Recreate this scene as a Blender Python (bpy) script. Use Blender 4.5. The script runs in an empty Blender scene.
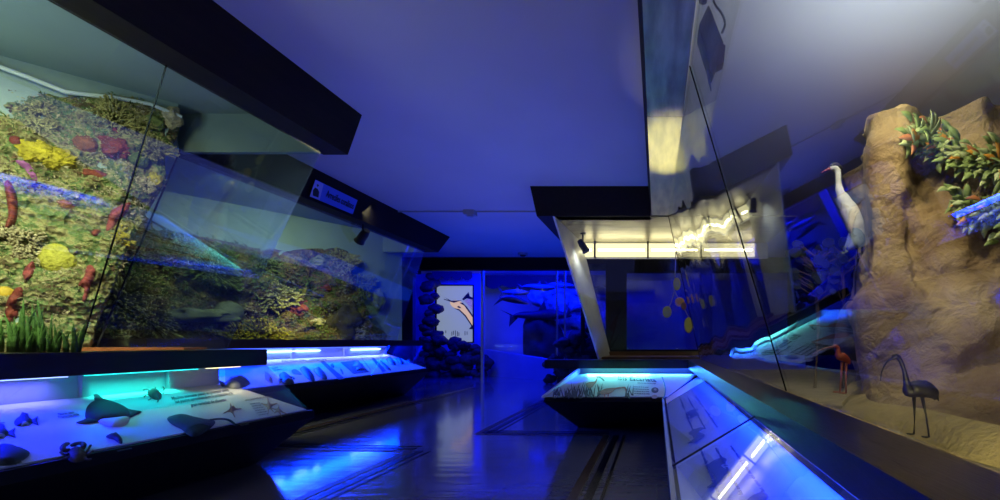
import bpy, bmesh, math, random
from mathutils import Vector, Matrix, noise
from mathutils.geometry import delaunay_2d_cdt
sc = bpy.context.scene
C = sc.collection
R = math.radians
# ------------------------------------------------------------------ camera
EYE = Vector((0, 0, 0.85)); F = 450.0; VX, VY = 657.0, 342.0
cam_d = bpy.data.cameras.new('camera'); cam = bpy.data.objects.new('camera', cam_d); C.objects.link(cam)
cam.location = EYE; cam.rotation_euler = (R(90), 0, 0)
cam_d.sensor_width = 36; cam_d.lens = 16.2
cam_d.shift_x = -(VX-500)/1000; cam_d.shift_y = (VY-250)/1000
cam_d.clip_start = 0.02
sc.camera = cam
sc.view_settings.view_transform = 'Standard'; sc.view_settings.look = 'None'
sc.view_settings.gamma = 1; sc.view_settings.use_curve_mapping = False
sc.view_settings.exposure = 0.0
sc.cycles.use_denoising = True
sc.cycles.max_bounces = 10; sc.cycles.transparent_max_bounces = 24
sc.cycles.glossy_bounces = 6; sc.cycles.diffuse_bounces = 3
sc.cycles.caustics_reflective = False; sc.cycles.sample_clamp_indirect = 4
w = bpy.data.worlds.new('world'); sc.world = w; w.use_nodes = True
w.node_tree.nodes['Background'].inputs[0].default_value = (0.02, 0.03, 0.25, 1)
w.node_tree.nodes['Background'].inputs[1].default_value = 0.3

def area(name, loc, target, sx, sy, power, col, spread=180):
    d = bpy.data.lights.new(name, 'AREA'); d.shape = 'RECTANGLE'; d.size = sx; d.size_y = sy
    d.energy = power; d.color = col; d.spread = R(spread)
    o = bpy.data.objects.new(name, d); C.objects.link(o); o.location = loc
    o.rotation_euler = (Vector(target)-Vector(loc)).to_track_quat('-Z', 'Y').to_euler()
    return o
def spot(name, loc, target, power, col, angle=60, blend=.8, rad=.05):
    d = bpy.data.lights.new(name, 'SPOT'); d.energy = power; d.color = col
    d.spot_size = R(angle); d.spot_blend = blend; d.shadow_soft_size = rad
    o = bpy.data.objects.new(name, d); C.objects.link(o); o.location = loc
    o.rotation_euler = (Vector(target)-Vector(loc)).to_track_quat('-Z', 'Y').to_euler()
    return o
BLUE = (0.0, 0.006, 1.0); CYAN = (0.02, 0.75, 0.8)
area('ceiling_fill_near', (-.9, -.6, 1.7), (-.9, -.6, 2.6), 2.2, 2.2, 27, (1, .98, .95))  # added light behind the camera, no fixture; lifts the near ceiling
area('ceiling_fill_mid', (-1.5, 4.8, 1.45), (-1.5, 4.8, 2.6), 2.4, 4.0, 15, (.13, .17, 1))  # added blue fill hanging unseen in mid-room, brightens the ceiling above it
area('ceiling_fill_far', (-2.4, 7.6, 1.45), (-2.4, 7.6, 2.6), 2.6, 2.4, 14, (.0, .05, 1))  # added to bring the far ceiling up to blue; no such fitting
area('far_hall_wash', (-3.1, 10.2, 2.5), (-3.1, 12.2, 1.0), 3.0, .5, 165, BLUE)
area('hall_floor_fill', (-3.0, 9.6, 2.5), (-2.8, 6.4, 0), 3.4, .15, 300, BLUE)  # added, hidden behind the far beam, to turn the floor blue
area('sail_bay_wash', (-5.0, 10.0, 2.5), (-5.1, 11.4, 1.2), 1.2, .3, 26, BLUE)
area('far_side_wash', (0.2, 9.6, 2.5), (0.2, 11.4, 1.2), 2.6, .4, 32, BLUE)
area('reef_near_lamp', (-2.9, 1.5, 2.5), (-4.15, 2.7, 0.95), 1.2, .3, 46, (1.0, 0.97, 0.60), 92)
area('near_case_ceiling_fill', (-3.5, 1.2, 1.7), (-3.5, 1.2, 2.6), .8, 1.6, 22, (.85, 1, 1))  # added inside the near case only to brighten its ceiling
area('reef_far_lamp', (-4.0, 5.0, 2.5), (-5.0, 6.2, 1.4), 1.4, .3, 22, (.85, 1, .62), 120)
spot('reef_far_spot', (-3.95, 5.35, 2.12), (-4.8, 6.1, 1.0), 150, (1, .88, .22), 38, .8)
area('rock_lamp', (0.98, 2.15, 2.56), (1.6, 2.75, 1.4), .2, .15, 10, (1.0, 0.80, 0.42), 110)
area('rock_low_lamp', (0.74, .92, 0.56), (1.2, 2.1, 0.66), .2, .1, 2.6, (1.0, 0.82, 0.36), 120)
area('right_case_ceiling_fill', (1.1, 1.6, 1.95), (1.1, 1.6, 2.6), .8, 1.8, 16, (.92, 1, 1))  # added out of view to lighten the ceiling of the right case
spot('soffit_fill_spot', (.12, 5.78, .68), (.10, 3.4, 2.29), 60, (1, .88, .42), 13, .7, .02)  # added warm spot that turns the soffit gold; no lamp stands here
area('heron_fill', (1.25, 2.9, 2.56), (1.42, 3.42, 1.8), .12, .12, 3.2, (1, .95, .85), 110)  # added so the heron shows up; not a fitting of the case
spot('side_panel_spot', (-.93, 5.72, 2.14), (-.84, 5.85, 1.2), 9, (1, .97, .9), 110, .9, .03)
def down(name, x0, x1, y0, y1, z, power, col, tilt=(0, 0)):
    d = bpy.data.lights.new(name, 'AREA'); d.shape = 'RECTANGLE'; d.size = x1-x0; d.size_y = y1-y0; d.energy = power; d.color = col; d.spread = R(130)
    o = bpy.data.objects.new(name, d); C.objects.link(o); o.location = ((x0+x1)/2, (y0+y1)/2, z); o.rotation_euler = (tilt[0], tilt[1], 0); return o
# LED strips tucked up under the ledges
tl = (0, R(-38)); tr = (0, R(35)); tf_ = (R(-48), 0)
down('near_case_blue_leds', -3.0, -2.88, .3, 2.10, .66, 72, (.0, .004, 1), (0, R(-52)))
down('near_case_back_blue_leds', -3.09, -3.05, .3, 2.3, .684, 6, (.13, .12, 1)).data.spread = R(100)
down('near_case_cyan_leds', -3.0, -2.88, 2.34, 2.90, .66, 1.35, (.0, .55, .60), tl)
down('near_case_back_cyan_leds', -3.09, -3.05, 2.46, 2.84, .684, 1.5, (.02, .9, .75)).data.spread = R(60)
down('near_case_warm_leds', -3.0, -2.88, 2.98, 3.16, .66, .32, (1, .86, .6), tl).data.spread = R(100)
down('far_case_blue_leds', -4.2, -4.0, 3.5, 7.15, .765, 170, (.0, .03, 1), (0, R(-62)))
down('far_case_back_leds', -4.30, -4.25, 3.5, 7.15, .78, 24, (.08, .10, 1)).data.spread = R(60)
down('right_case_blue_leds', .42, .50, .2, 4.9, .515, 44, (.005, .03, 1), tr)
down('ibis_cyan_leds', -.84, -.10, 5.41, 5.47, .515, 11, (.10, .62, .60), tf_).data.spread = R(100)
down('ibis_blue_leds', -.30, .40, 5.41, 5.47, .515, 10, (.02, .12, 1), tf_).data.spread = R(100)
down('ibis_side_blue_leds', -.93, -.85, 4.6, 5.4, .56, 3, (.0, .04, 1))
# ------------------------------------------------------------------ pixel helpers
def P(px, py, Y):
    return Vector(((px-VX)*Y/F, Y, EYE.z+(VY-py)*Y/F))
class Plane:
    def __init__(s, p, u, v):            # origin, two in-plane directions
        s.o = Vector(p); s.u = Vector(u).normalized(); n = Vector(u).cross(Vector(v)).normalized()
        s.n = n; s.v = n.cross(s.u).normalized()
    def at(s, px, py):
        d = Vector((px-VX, F, VY-py)); t = (s.o-EYE).dot(s.n)/d.dot(s.n); return EYE+d*t
    def uv(s, px, py):
        q = s.at(px, py)-s.o; return Vector((q.dot(s.u), q.dot(s.v)))
    def w(s, a, b, h=0): return s.o+s.u*a+s.v*b+s.n*h
# ------------------------------------------------------------------ materials
MC = {}
def mat(name, col, rough=.6, metal=0, var=0, vscale=8, bump=0, bscale=40, emis=None, estr=0, spec=.5, col2=None, stretch=None):
    if name in MC: return MC[name]
    m = bpy.data.materials.new(name); m.use_nodes = True; nt = m.node_tree; N = nt.nodes; L = nt.links
    b = N['Principled BSDF']; b.inputs['Roughness'].default_value = rough; b.inputs['Metallic'].default_value = metal
    b.inputs['Base Color'].default_value = (*col, 1); b.inputs['Specular IOR Level'].default_value = spec
    tc = N.new('ShaderNodeTexCoord'); src = tc.outputs['Object']
    if stretch:
        mp = N.new('ShaderNodeMapping'); mp.inputs['Scale'].default_value = stretch
        L.new(src, mp.inputs['Vector']); src = mp.outputs['Vector']
    if var or col2:
        n = N.new('ShaderNodeTexNoise'); n.inputs['Scale'].default_value = vscale; n.inputs['Detail'].default_value = 6
        r = N.new('ShaderNodeValToRGB'); L.new(src, n.inputs['Vector']); L.new(n.outputs['Fac'], r.inputs['Fac'])
        c2 = col2 or tuple(max(0, c*(1-var)) for c in col)
        r.color_ramp.elements[0].position = .35; r.color_ramp.elements[1].position = .65
        r.color_ramp.elements[0].color = (*c2, 1); r.color_ramp.elements[1].color = (*col, 1)
        L.new(r.outputs['Color'], b.inputs['Base Color'])
    if bump:
        n = N.new('ShaderNodeTexNoise'); n.inputs['Scale'].default_value = bscale; n.inputs['Detail'].default_value = 5
        bp = N.new('ShaderNodeBump'); bp.inputs['Strength'].default_value = bump; bp.inputs['Distance'].default_value = .02
        L.new(src, n.inputs['Vector']); L.new(n.outputs['Fac'], bp.inputs['Height']); L.new(bp.outputs['Normal'], b.inputs['Normal'])
    if emis:
        b.inputs['Emission Color'].default_value = (*emis, 1); b.inputs['Emission Strength'].default_value = estr
    MC[name] = m; return m
def lamp_mat(name, col, s):
    if name in MC: return MC[name]
    m = bpy.data.materials.new(name); m.use_nodes = True; nt = m.node_tree; nt.nodes.clear()
    e = nt.nodes.new('ShaderNodeEmission'); e.inputs[0].default_value = (*col, 1); e.inputs[1].default_value = s
    o = nt.nodes.new('ShaderNodeOutputMaterial'); nt.links.new(e.outputs[0], o.inputs[0]); MC[name] = m; return m
def glass_mat(name, tint=(.93, .97, .96), wave=0, ior=1.5):
    if name in MC: return MC[name]
    m = bpy.data.materials.new(name); m.use_nodes = True; nt = m.node_tree; N = nt.nodes; L = nt.links; N.clear()
    geo = N.new('ShaderNodeNewGeometry'); mr = N.new('ShaderNodeMapRange')
    mr.inputs['To Min'].default_value = ior; mr.inputs['To Max'].default_value = 1/ior
    L.new(geo.outputs['Backfacing'], mr.inputs['Value'])
    fr = N.new('ShaderNodeFresnel'); L.new(mr.outputs[0], fr.inputs['IOR'])
    t = N.new('ShaderNodeBsdfTransparent'); t.inputs[0].default_value = (*tint, 1)
    g = N.new('ShaderNodeBsdfGlossy'); g.inputs['Roughness'].default_value = .0; g.inputs['Color'].default_value = (1, 1, 1, 1)
    mx = N.new('ShaderNodeMixShader'); L.new(fr.outputs[0], mx.inputs[0]); L.new(t.outputs[0], mx.inputs[1]); L.new(g.outputs[0], mx.inputs[2])
    if wave:
        tc = N.new('ShaderNodeTexCoord'); mp = N.new('ShaderNodeMapping'); mp.inputs['Scale'].default_value = (.3, 1.0, .25)
        L.new(tc.outputs['Object'], mp.inputs['Vector'])
        n = N.new('ShaderNodeTexNoise'); n.inputs['Scale'].default_value = 1.5; n.inputs['Detail'].default_value = 1.0
        L.new(mp.outputs[0], n.inputs['Vector'])
        bp = N.new('ShaderNodeBump'); bp.inputs['Strength'].default_value = wave; bp.inputs['Distance'].default_value = .1
        L.new(n.outputs['Fac'], bp.inputs['Height']); L.new(bp.outputs[0], g.inputs['Normal'])
    o = N.new('ShaderNodeOutputMaterial'); L.new(mx.outputs[0], o.inputs[0]); MC[name] = m; return m
dark = mat('dark_stained_wood', (.014, .009, .007), .6, spec=.15, var=.35, vscale=3, bump=.05, stretch=(12, 1, 12))
darker = mat('black_paint', (.007, .007, .009), .6, spec=.15, var=.2, bump=.03)
brownwood = mat('varnished_brown_wood', (.16, .075, .03), .35, var=.45, vscale=4, stretch=(1, 8, 8))
ledgewood = mat('lacquered_dark_ledge', (.022, .016, .012), .3, spec=.35, var=.4, vscale=3, bump=.08, bscale=14, stretch=(10, 1, 10))
white = mat('white_board_paint', (.72, .74, .74), .45, var=.06, vscale=60, stretch=(1, 6, 1))
teal = mat('pale_green_grey_paint', (.24, .36, .35), .6, var=.15, vscale=1.6)
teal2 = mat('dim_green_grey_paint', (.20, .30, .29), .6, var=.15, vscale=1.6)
brushed = mat('scuffed_metal_panel', (.46, .42, .33), .34, metal=.75, var=.35, vscale=2, bump=.05, bscale=12, stretch=(1.5, 6, 1))
soffitm = mat('scuffed_bronze_soffit', (.50, .42, .27), .42, metal=.8, var=.5, vscale=3, bump=.08, bscale=16, stretch=(5, 1, 1))
black = mat('black_plastic', (.012, .012, .013), .4)
inkm = mat('dark_print_ink', (.02, .03, .04), .6)
ink2 = mat('grey_print_ink', (.10, .13, .17), .6)
glass = glass_mat('clear_glass', ior=1.7); glass_r = glass_mat('case_glass', ior=1.5); glass_f = glass_mat('thin_clear_glass', ior=1.3); glass_w = glass_mat('rippled_glass', wave=.42); glass_c = glass_mat('cover_glass')
# ------------------------------------------------------------------ object helpers
def link(name, bm, m, parent=None, smooth=False, loc=None):
    me = bpy.data.meshes.new(name); bmesh.ops.recalc_face_normals(bm, faces=bm.faces) if not getattr(bm, 'keepn', 0) else None
    if smooth:
        for f in bm.faces: f.smooth = True
    bm.to_mesh(me); bm.free()
    o = bpy.data.objects.new(name, me); C.objects.link(o)
    for mm in (m if isinstance(m, (list, tuple)) else [m]): me.materials.append(mm)
    if parent:
        o.parent = parent; o.location = -parent.location if parent.type == 'EMPTY' or True else (0, 0, 0)
        if parent.parent: o.location = (0, 0, 0)
    return o
def relink_origin(o, p):
    "move the origin of a top-level mesh to p"
    p = Vector(p); o.data.transform(Matrix.Translation(-p)); o.location = p; return o
def thing(name, label, cat, loc=(0, 0, 0), group=None):
    o = bpy.data.objects.new(name, None); C.objects.link(o); o.location = loc; o.empty_display_size = .1
    o['label'] = label; o['category'] = cat
    if group: o['group'] = group
    return o
def tag(o, label, cat, group=None, kind=None):
    o['label'] = label; o['category'] = cat
    if group: o['group'] = group
    if kind: o['kind'] = kind
    return o
def struct(name, bm, m): o = link(name, bm, m); o['kind'] = 'structure'; return o
def B(): return bmesh.new()
def hexa(bm, pts, mi=0):       # 8 points: bottom 4 (ring) then top 4
    v = [bm.verts.new(p) for p in pts]
    for f in ((3, 2, 1, 0), (4, 5, 6, 7), (0, 1, 5, 4), (1, 2, 6, 5), (2, 3, 7, 6), (3, 0, 4, 7)):
        bm.faces.new([v[i] for i in f]).material_index = mi
def box(bm, a, b, mi=0):
    x0, y0, z0 = a; x1, y1, z1 = b
    hexa(bm, [(x0, y0, z0), (x1, y0, z0), (x1, y1, z0), (x0, y1, z0), (x0, y0, z1), (x1, y0, z1), (x1, y1, z1), (x0, y1, z1)], mi)
def slab(bm, quad, t, mi=0):   # quad thickened by t along its normal
    q = [Vector(p) for p in quad]; n = (q[1]-q[0]).cross(q[2]-q[0]).normalized()*t
    hexa(bm, q+[p+n for p in q], mi)
def prism(bm, polyA, polyB, mi=0):   # two matching rings
    a = [bm.verts.new(p) for p in polyA]; b = [bm.verts.new(p) for p in polyB]; n = len(a)
    bm.faces.new(a[::-1]).material_index = mi; bm.faces.new(b).material_index = mi
    for i in range(n): bm.faces.new((a[i], a[(i+1) % n], b[(i+1) % n], b[i])).material_index = mi
def xz(poly, y, dy=None): return [(x, y+(dy[i] if dy else 0), z) for i, (x, z) in enumerate(poly)]
def tube(bm, path, rad, seg=8, flat=1.0, mi=0, up=(0, 0, 1)):
    path = [Vector(p) for p in path]; n = len(path)
    if not hasattr(rad, '__len__'): rad = [rad]*n
    rings = []
    for i, p in enumerate(path):
        t = (path[min(i+1, n-1)]-path[max(i-1, 0)]).normalized()
        u = Vector(up).cross(t)
        if u.length < 1e-3: u = Vector((1, 0, 0)).cross(t)
        u.normalize(); v = t.cross(u)
        rings.append([bm.verts.new(p+u*math.cos(a)*rad[i]*flat+v*math.sin(a)*rad[i]) for a in [2*math.pi*k/seg for k in range(seg)]])
    for i in range(n-1):
        for k in range(seg):
            bm.faces.new((rings[i][k], rings[i][(k+1) % seg], rings[i+1][(k+1) % seg], rings[i+1][k])).material_index = mi
    bm.faces.new(rings[0][::-1]).material_index = mi; bm.faces.new(rings[-1]).material_index = mi
def catmull(pts, k=4, closed=True):
    out = []; n = len(pts)
    rng = range(n) if closed else range(n-1)
    for i in rng:
        g = (lambda j: pts[j % n]) if closed else (lambda j: pts[max(0, min(n-1, j))])
        a, b, c, d = [Vector(g(j)) for j in (i-1, i, i+1, i+2)]
        for s in range(k):
            t = s/k
            out.append(.5*((2*b)+(c-a)*t+(2*a-5*b+4*c-d)*t*t+(3*b-a-3*c+d)*t*t*t))
    if not closed: out.append(Vector(pts[-1]))
    return out
def inside(p, poly):
    c = False; n = len(poly); j = n-1
    for i in range(n):
        a, b = poly[i], poly[j]
        if (a[1] > p[1]) != (b[1] > p[1]) and p[0] < (b[0]-a[0])*(p[1]-a[1])/(b[1]-a[1])+a[0]: c = not c
        j = i
    return c
def pillow(bm, outline, fn, H, Rr=None, both=False, step=None, lift=0, smooth_k=3, mi=0, base=0.0):
    """fill a 2-D outline, domed by height H; fn(u,v,h) gives the 3-D point"""
    out = [Vector(p[:2]) for p in (catmull([Vector((p[0], p[1])) for p in outline], smooth_k) if smooth_k > 1 else outline)]
    xs = [p.x for p in out]; ys = [p.y for p in out]; W = max(xs)-min(xs); D = max(ys)-min(ys)
    step = step or max(min(W, D)/9, max(W, D)/45); Rr = Rr or min(W, D)/2.2
    pts = list(out); n = len(out)
    def dist(p):
        m = 1e9
        for i in range(n):
            a, b = out[i], out[(i+1) % n]; ab = b-a; l = ab.length_squared
            t = max(0, min(1, (p-a).dot(ab)/l)) if l else 0
            m = min(m, (a+ab*t-p).length)
        return m
    y = min(ys)+step/2; r = 0; ds = [0]*n
    while y < max(ys):
        x = min(xs)+(step/2 if r % 2 else 0)
        while x < max(xs):
            p = Vector((x, y))
            if inside(p, out):
                d = dist(p)
                if d > step*.35: pts.append(p); ds.append(d)
            x += step
        y += step*.87; r += 1
    vs, es, fs, ov, oe, of = delaunay_2d_cdt(pts, [(i, (i+1) % n) for i in range(n)], [list(range(n))], 1, 1e-7)
    def h(i):
        o = ov[i][0] if ov[i] else 0
        d = ds[o]; t = min(d/Rr, 1); return math.sqrt(max(0, 1-(1-t)**2))
    top = [bm.verts.new(fn(v.x, v.y, base+lift+H*h(i))) for i, v in enumerate(vs)]
    bot = [bm.verts.new(fn(v.x, v.y, base+(-H*h(i)*(1 if both else 0))-(0.0 if both else 0))) for i, v in enumerate(vs)] if both else None
    for f in fs:
        if len(f) < 3: continue
        bm.faces.new([top[i] for i in f]).material_index = mi
        if both: bm.faces.new([bot[i] for i in reversed(f)]).material_index = mi
    if both: bmesh.ops.remove_doubles(bm, verts=bm.verts, dist=1e-6)
    elif lift:
        cnt = {}
        for f in fs:
            for a, b in zip(f, f[1:]+f[:1]): cnt[(min(a, b), max(a, b))] = cnt.get((min(a, b), max(a, b)), 0)+1
        low = {}
        for (a, b), c in cnt.items():
            if c == 1:
                for q in (a, b):
                    if q not in low: low[q] = bm.verts.new(fn(vs[q].x, vs[q].y, base))
                bm.faces.new((top[a], top[b], low[b], low[a])).material_index = mi
def on_plane(name, pix, pl, H, m, parent=None, smooth_k=3, lift=.002, base=.001, Rr=None):
    bm = B(); o2 = [pl.uv(*p) for p in pix]
    pillow(bm, o2, lambda a, b, h: pl.w(a, b, h), H, Rr=Rr, lift=lift, base=base, smooth_k=smooth_k)
    o = link(name, bm, m, parent, smooth=H > .003)
    if not parent:
        c = sum((v.co for v in o.data.vertices), Vector())/len(o.data.vertices); relink_origin(o, c)
    return o
def text_on(name, s, m, p_org, p_right, p_up, h=.0015, parent=None, nudge=None, align='LEFT'):
    """flat raised lettering: baseline from p_org to p_right, cap height to p_up"""
    cu = bpy.data.curves.new('t', 'FONT'); cu.body = s; cu.extrude = .02; cu.offset = .012; cu.resolution_u = 2
    o = bpy.data.objects.new('t', cu); C.objects.link(o); dg = bpy.context.evaluated_depsgraph_get()
    me = bpy.data.meshes.new_from_object(o.evaluated_get(dg)); bpy.data.objects.remove(o); bpy.data.curves.remove(cu)
    xs = [v.co.x for v in me.vertices]; x0, x1 = min(xs), max(xs)
    p_org, p_right, p_up = Vector(p_org), Vector(p_right), Vector(p_up)
    r = p_right-p_org; u = p_up-p_org; n = r.cross(u).normalized()
    if nudge is None: nudge = h
    for v in me.vertices:
        a = (v.co.x-x0)/(x1-x0); b = v.co.y/.7
        v.co = p_org+r*a+u*b+n*(nudge+(h if v.co.z > 0 else 0))
    me.name = name; ob = bpy.data.objects.new(name, me); C.objects.link(ob); me.materials.append(m)
    if parent:
        ob.parent = parent
        if not parent.parent: ob.location = -parent.location
    return ob
def text_px(name, s, m, pl, a, b, c, parent=None, h=.0015):
    return text_on(name, s, m, pl.at(*a), pl.at(*b), pl.at(*c), h=h, parent=parent)
# ================================================================== THE ROOM
def tile_floor():
    m = bpy.data.materials.new('polished_tile_floor'); m.use_nodes = True; nt = m.node_tree; N = nt.nodes; L = nt.links
    b = N['Principled BSDF']; tc = N.new('ShaderNodeTexCoord')
    br = N.new('ShaderNodeTexBrick'); br.offset = 0; br.inputs['Scale'].default_value = 1
    br.inputs['Brick Width'].default_value = .3; br.inputs['Row Height'].default_value = .3
    br.inputs['Mortar Size'].default_value = .0015; br.inputs['Color1'].default_value = (.30, .29, .26, 1)
    br.inputs['Color2'].default_value = (.25, .245, .22, 1); br.inputs['Mortar'].default_value = (.14, .13, .12, 1)
    L.new(tc.outputs['Object'], br.inputs['Vector'])
    n = N.new('ShaderNodeTexNoise'); n.inputs['Scale'].default_value = 30; n.inputs['Detail'].default_value = 4
    L.new(tc.outputs['Object'], n.inputs['Vector'])
    mx = N.new('ShaderNodeMix'); mx.data_type = 'RGBA'; mx.blend_type = 'MULTIPLY'; mx.inputs[0].default_value = .4
    L.new(br.outputs['Color'], mx.inputs[6]); L.new(n.outputs['Color'], mx.inputs[7]); L.new(mx.outputs[2], b.inputs['Base Color'])
    b.inputs['Roughness'].default_value = .15; b.inputs['Coat Weight'].default_value = .7; b.inputs['Coat Roughness'].default_value = .09; b.inputs['Coat IOR'].default_value = 1.7; b.inputs['Specular IOR Level'].default_value = 1.0
    mp = N.new('ShaderNodeMapping'); mp.inputs['Scale'].default_value = (1, 6, 1); L.new(tc.outputs['Object'], mp.inputs['Vector'])
    n2 = N.new('ShaderNodeTexNoise'); n2.inputs['Scale'].default_value = 2.2; n2.inputs['Detail'].default_value = 3
    L.new(mp.outputs[0], n2.inputs['Vector'])
    bp = N.new('ShaderNodeBump'); bp.inputs['Strength'].default_value = .10; bp.inputs['Distance'].default_value = .05
    L.new(n2.outputs['Fac'], bp.inputs['Height']); L.new(bp.outputs[0], b.inputs['Normal'])
    return m
ceilm = mat('matt_ceiling_plaster', (.62, .60, .66), .85, var=.06, vscale=1.2, bump=.06, bscale=90)
wallm = mat('dark_painted_wall', (.05, .05, .06), .8, var=.2, vscale=2)
bluewall = mat('sea_backdrop_paint', (.30, .38, .78), .8, var=.3, vscale=.7)
bm = B(); box(bm, (-7.5, -2.6, -.1), (4.2, 13.2, 0)); struct('floor', bm, tile_floor())
bm = B(); box(bm, (-7.5, -2.6, 2.6), (4.2, 13.2, 2.7)); struct('ceiling', bm, ceilm)
bm = B(); box(bm, (-7.6, -2.6, 0), (-7.5, 13.2, 2.6)); struct('wall_left', bm, wallm)
bm = B(); box(bm, (4.2, -2.6, 0), (4.3, 13.2, 2.6)); struct('wall_right', bm, wallm)
bm = B(); box(bm, (-7.5, -2.7, 0), (4.2, -2.6, 2.6)); struct('wall_back', bm, wallm)
bm = B(); box(bm, (-7.5, 12.8, 0), (4.2, 12.9, 2.6)); struct('wall_far', bm, bluewall)
# floor inlay strips
stripm = mat('brown_floor_inlay', (.10, .055, .02), .3, var=.2); strip2 = mat('black_floor_inlay', (.008, .009, .012), .25)
def inlay(i, a, b, wd, m):
    a = Vector(a); b = Vector(b); d = (b-a).normalized(); n = Vector((-d.y, d.x))*wd/2
    bm = B(); q = [(a-n), (b-n), (b+n), (a+n)]
    hexa(bm, [(p.x, p.y, 0) for p in q]+[(p.x, p.y, .003) for p in q]); struct('trim_%d' % i, bm, m)
k = 1
for path, in (([(-3.45, 8.4), (-3.45, 3.62), (-1.93, 3.5), (-1.93, .2)],), ([(-1.66, 8.6), (-1.66, 4.15), (-.46, 4.1), (-.46, .2)],)):
    for i in range(3):
        a, b = Vector(path[i]), Vector(path[i+1]); d = (b-a).normalized(); n = Vector((-d.y, d.x))
        inlay(k, a, b, .055, stripm); k += 1
        off = .085 if path[0][0] < -3 else .085
        inlay(k, a+n*off, b+n*off, .05, strip2); k += 1
        inlay(k, a-n*off*0+n*.16, b+n*.16, .02, strip2); k += 1

# ------------------------------------------------------------ LEFT NEAR CASE
LP1 = Plane((-2.34, 2, .4025), (0, 1, 0), (-.76, 0, .15))      # its sloping display board
case1 = thing('reef_display_case', 'near left glass display case with coral reef wall above a blue lit animal board', 'display case', (-3.0, 1.2, 0))
bm = B()
prism(bm, xz([(-2.275, 2.6), (-2.37, 2.285), (-2.56, 2.285), (-2.56, 2.6)], -2.4), xz([(-2.275, 2.6), (-2.37, 2.285), (-2.56, 2.285), (-2.56, 2.6)], 3.47, [0, -.02, -.02, 0]))
link('header', bm, dark, case1)
bm = B(); hexa(bm, [(-2.75, -2.4, .69), (-2.75, 3.18, .69), (-3.12, 3.22, .69), (-3.12, -2.4, .69), (-2.75, -2.4, .80), (-2.75, 3.18, .80), (-3.12, 3.22, .80), (-3.12, -2.4, .80)])
bmesh.ops.bevel(bm, geom=[e for e in bm.edges], offset=.006, segments=2, affect='EDGES'); link('ledge', bm, ledgewood, case1)
bm = B()
ring = [(-2.35, .395), (-2.30, .395), (-2.30, .345), (-2.80, 0), (-3.13, 0), (-3.13, .54)]
prism(bm, xz(ring, -2.4), xz(ring, 3.02, [0, 0, 0, .12, .2, .2])); link('tray', bm, darker, case1)
bm = B(); slab(bm, [(-2.34, -2.3, .402), (-2.34, 3.0, .402), (-3.10, 3.24, .552), (-3.10, -2.3, .552)], -.012)
board1 = link('display_board', bm, white, case1)
bm = B(); box(bm, (-3.14, -2.3, .54), (-3.115, 3.2, .69)); link('back_strip', bm, white, case1)
for y in (1.55, 2.42, 2.85):
    bm = B(); box(bm, (-3.114, y, .552), (-3.09, y+.03, .689)); link('strip_divider', bm, white, case1)
bm = B(); slab(bm, [(-2.752, -2.3, .695), (-2.752, 3.16, .695), (-2.325, 2.99, .397), (-2.325, -2.3, .397)], .006); link('cover_glass', bm, glass_c, case1)
bm = B(); prism(bm, [(-2.325, 3.00, .40), (-2.76, 3.17, .69), (-3.10, 3.23, .69), (-3.10, 3.23, .555)], [(-2.325, 3.006, .40), (-2.76, 3.176, .69), (-3.10, 3.236, .69), (-3.10, 3.236, .555)])
link('end_glass', bm, glass_mat('violet_tinted_glass', (.75, .75, .95), ior=1.12), case1)
def led(nm, x0, x1, y0, y1, z, col, s, parent, sub=None):
    bm = B(); box(bm, (x0, y0, z), (x1, y1, z+.012)); return link(nm, bm, lamp_mat(sub, col, s), parent)
led('blue_light_tube', -2.93, -2.905, .2, 2.22, .676, (.3, .4, 1), 3, case1, 'led_blue')['label'] = 'blue light tube'
led('cyan_light_tube', -2.93, -2.905, 2.3, 2.85, .676, CYAN, 3, case1, 'led_cyan')['label'] = 'cyan light tube'
led('warm_light_tube', -2.93, -2.905, 2.92, 3.14, .676, (1, .8, .45), 3, case1, 'led_warm')['label'] = 'warm light tube'
# panes: near pane and far pane with a seam
def pane(name, q, parent, m=glass, t=.008):
    bm = B(); slab(bm, q, t); return link(name, bm, m, parent)
TX, TZ, BX, BZ = -2.545, 2.285, -2.99, .80
pane('glass_pane', [(TX, -2.3, TZ), (BX, -2.3, BZ), (BX, 2.326, BZ), (TX, 2.33, TZ)], case1)
pane('glass_pane', [(TX, 2.338, TZ), (BX, 2.334, BZ), (BX, 3.12, BZ), (TX, 3.40, TZ)], case1)
bm = B(); tube(bm, [(TX, 2.334, TZ), (BX, 2.33, BZ)], .0035, 6); link('glass_seam', bm, mat('matt_black_seam', (.006, .006, .006), 1, spec=0), case1)
pane('end_pane', [(TX-.01, 3.405, TZ), (BX-.01, 3.13, BZ), (-3.78, 3.03, BZ), (-3.60, 3.405, TZ+.02)], case1)
bm = B(); tube(bm, [(-3.60, 3.40, TZ+.02), (-3.78, 3.03, BZ)], .006, 6); link('glass_edge', bm, black, case1)
bm = B(); box(bm, (-3.62, 3.40, 2.285), (-2.56, 3.44, 2.6)); link('end_fascia', bm, teal, case1)
bm = B(); hexa(bm, [(-3.15, -2.4, 0), (-3.15, 3.0, 0), (-6.3, 3.0, 0), (-6.3, -2.4, 0), (-3.15, -2.4, .79), (-3.15, 3.14, .79), (-6.3, 3.0, .79), (-6.3, -2.4, .79)])
link('plinth', bm, brownwood, case1)
bm = B(); box(bm, (-3.80, 2.9, .79), (-3.05, 3.05, .815)); link('inner_lip', bm, mat('orange_varnished_lip', (.36, .12, .04), .35, var=.3), case1)
bm = B(); slab(bm, [(-3.80, 2.96, .79), (-5.4, 1.12, .79), (-5.4, 1.12, 2.6), (-3.50, 3.30, 2.6)], -.05); link('rear_wall', bm, teal, case1)
bm = B(); box(bm, (-5.4, -2.3, 2.575), (-2.56, 3.42, 2.6)); link('inner_ceiling', bm, teal, case1)
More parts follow.
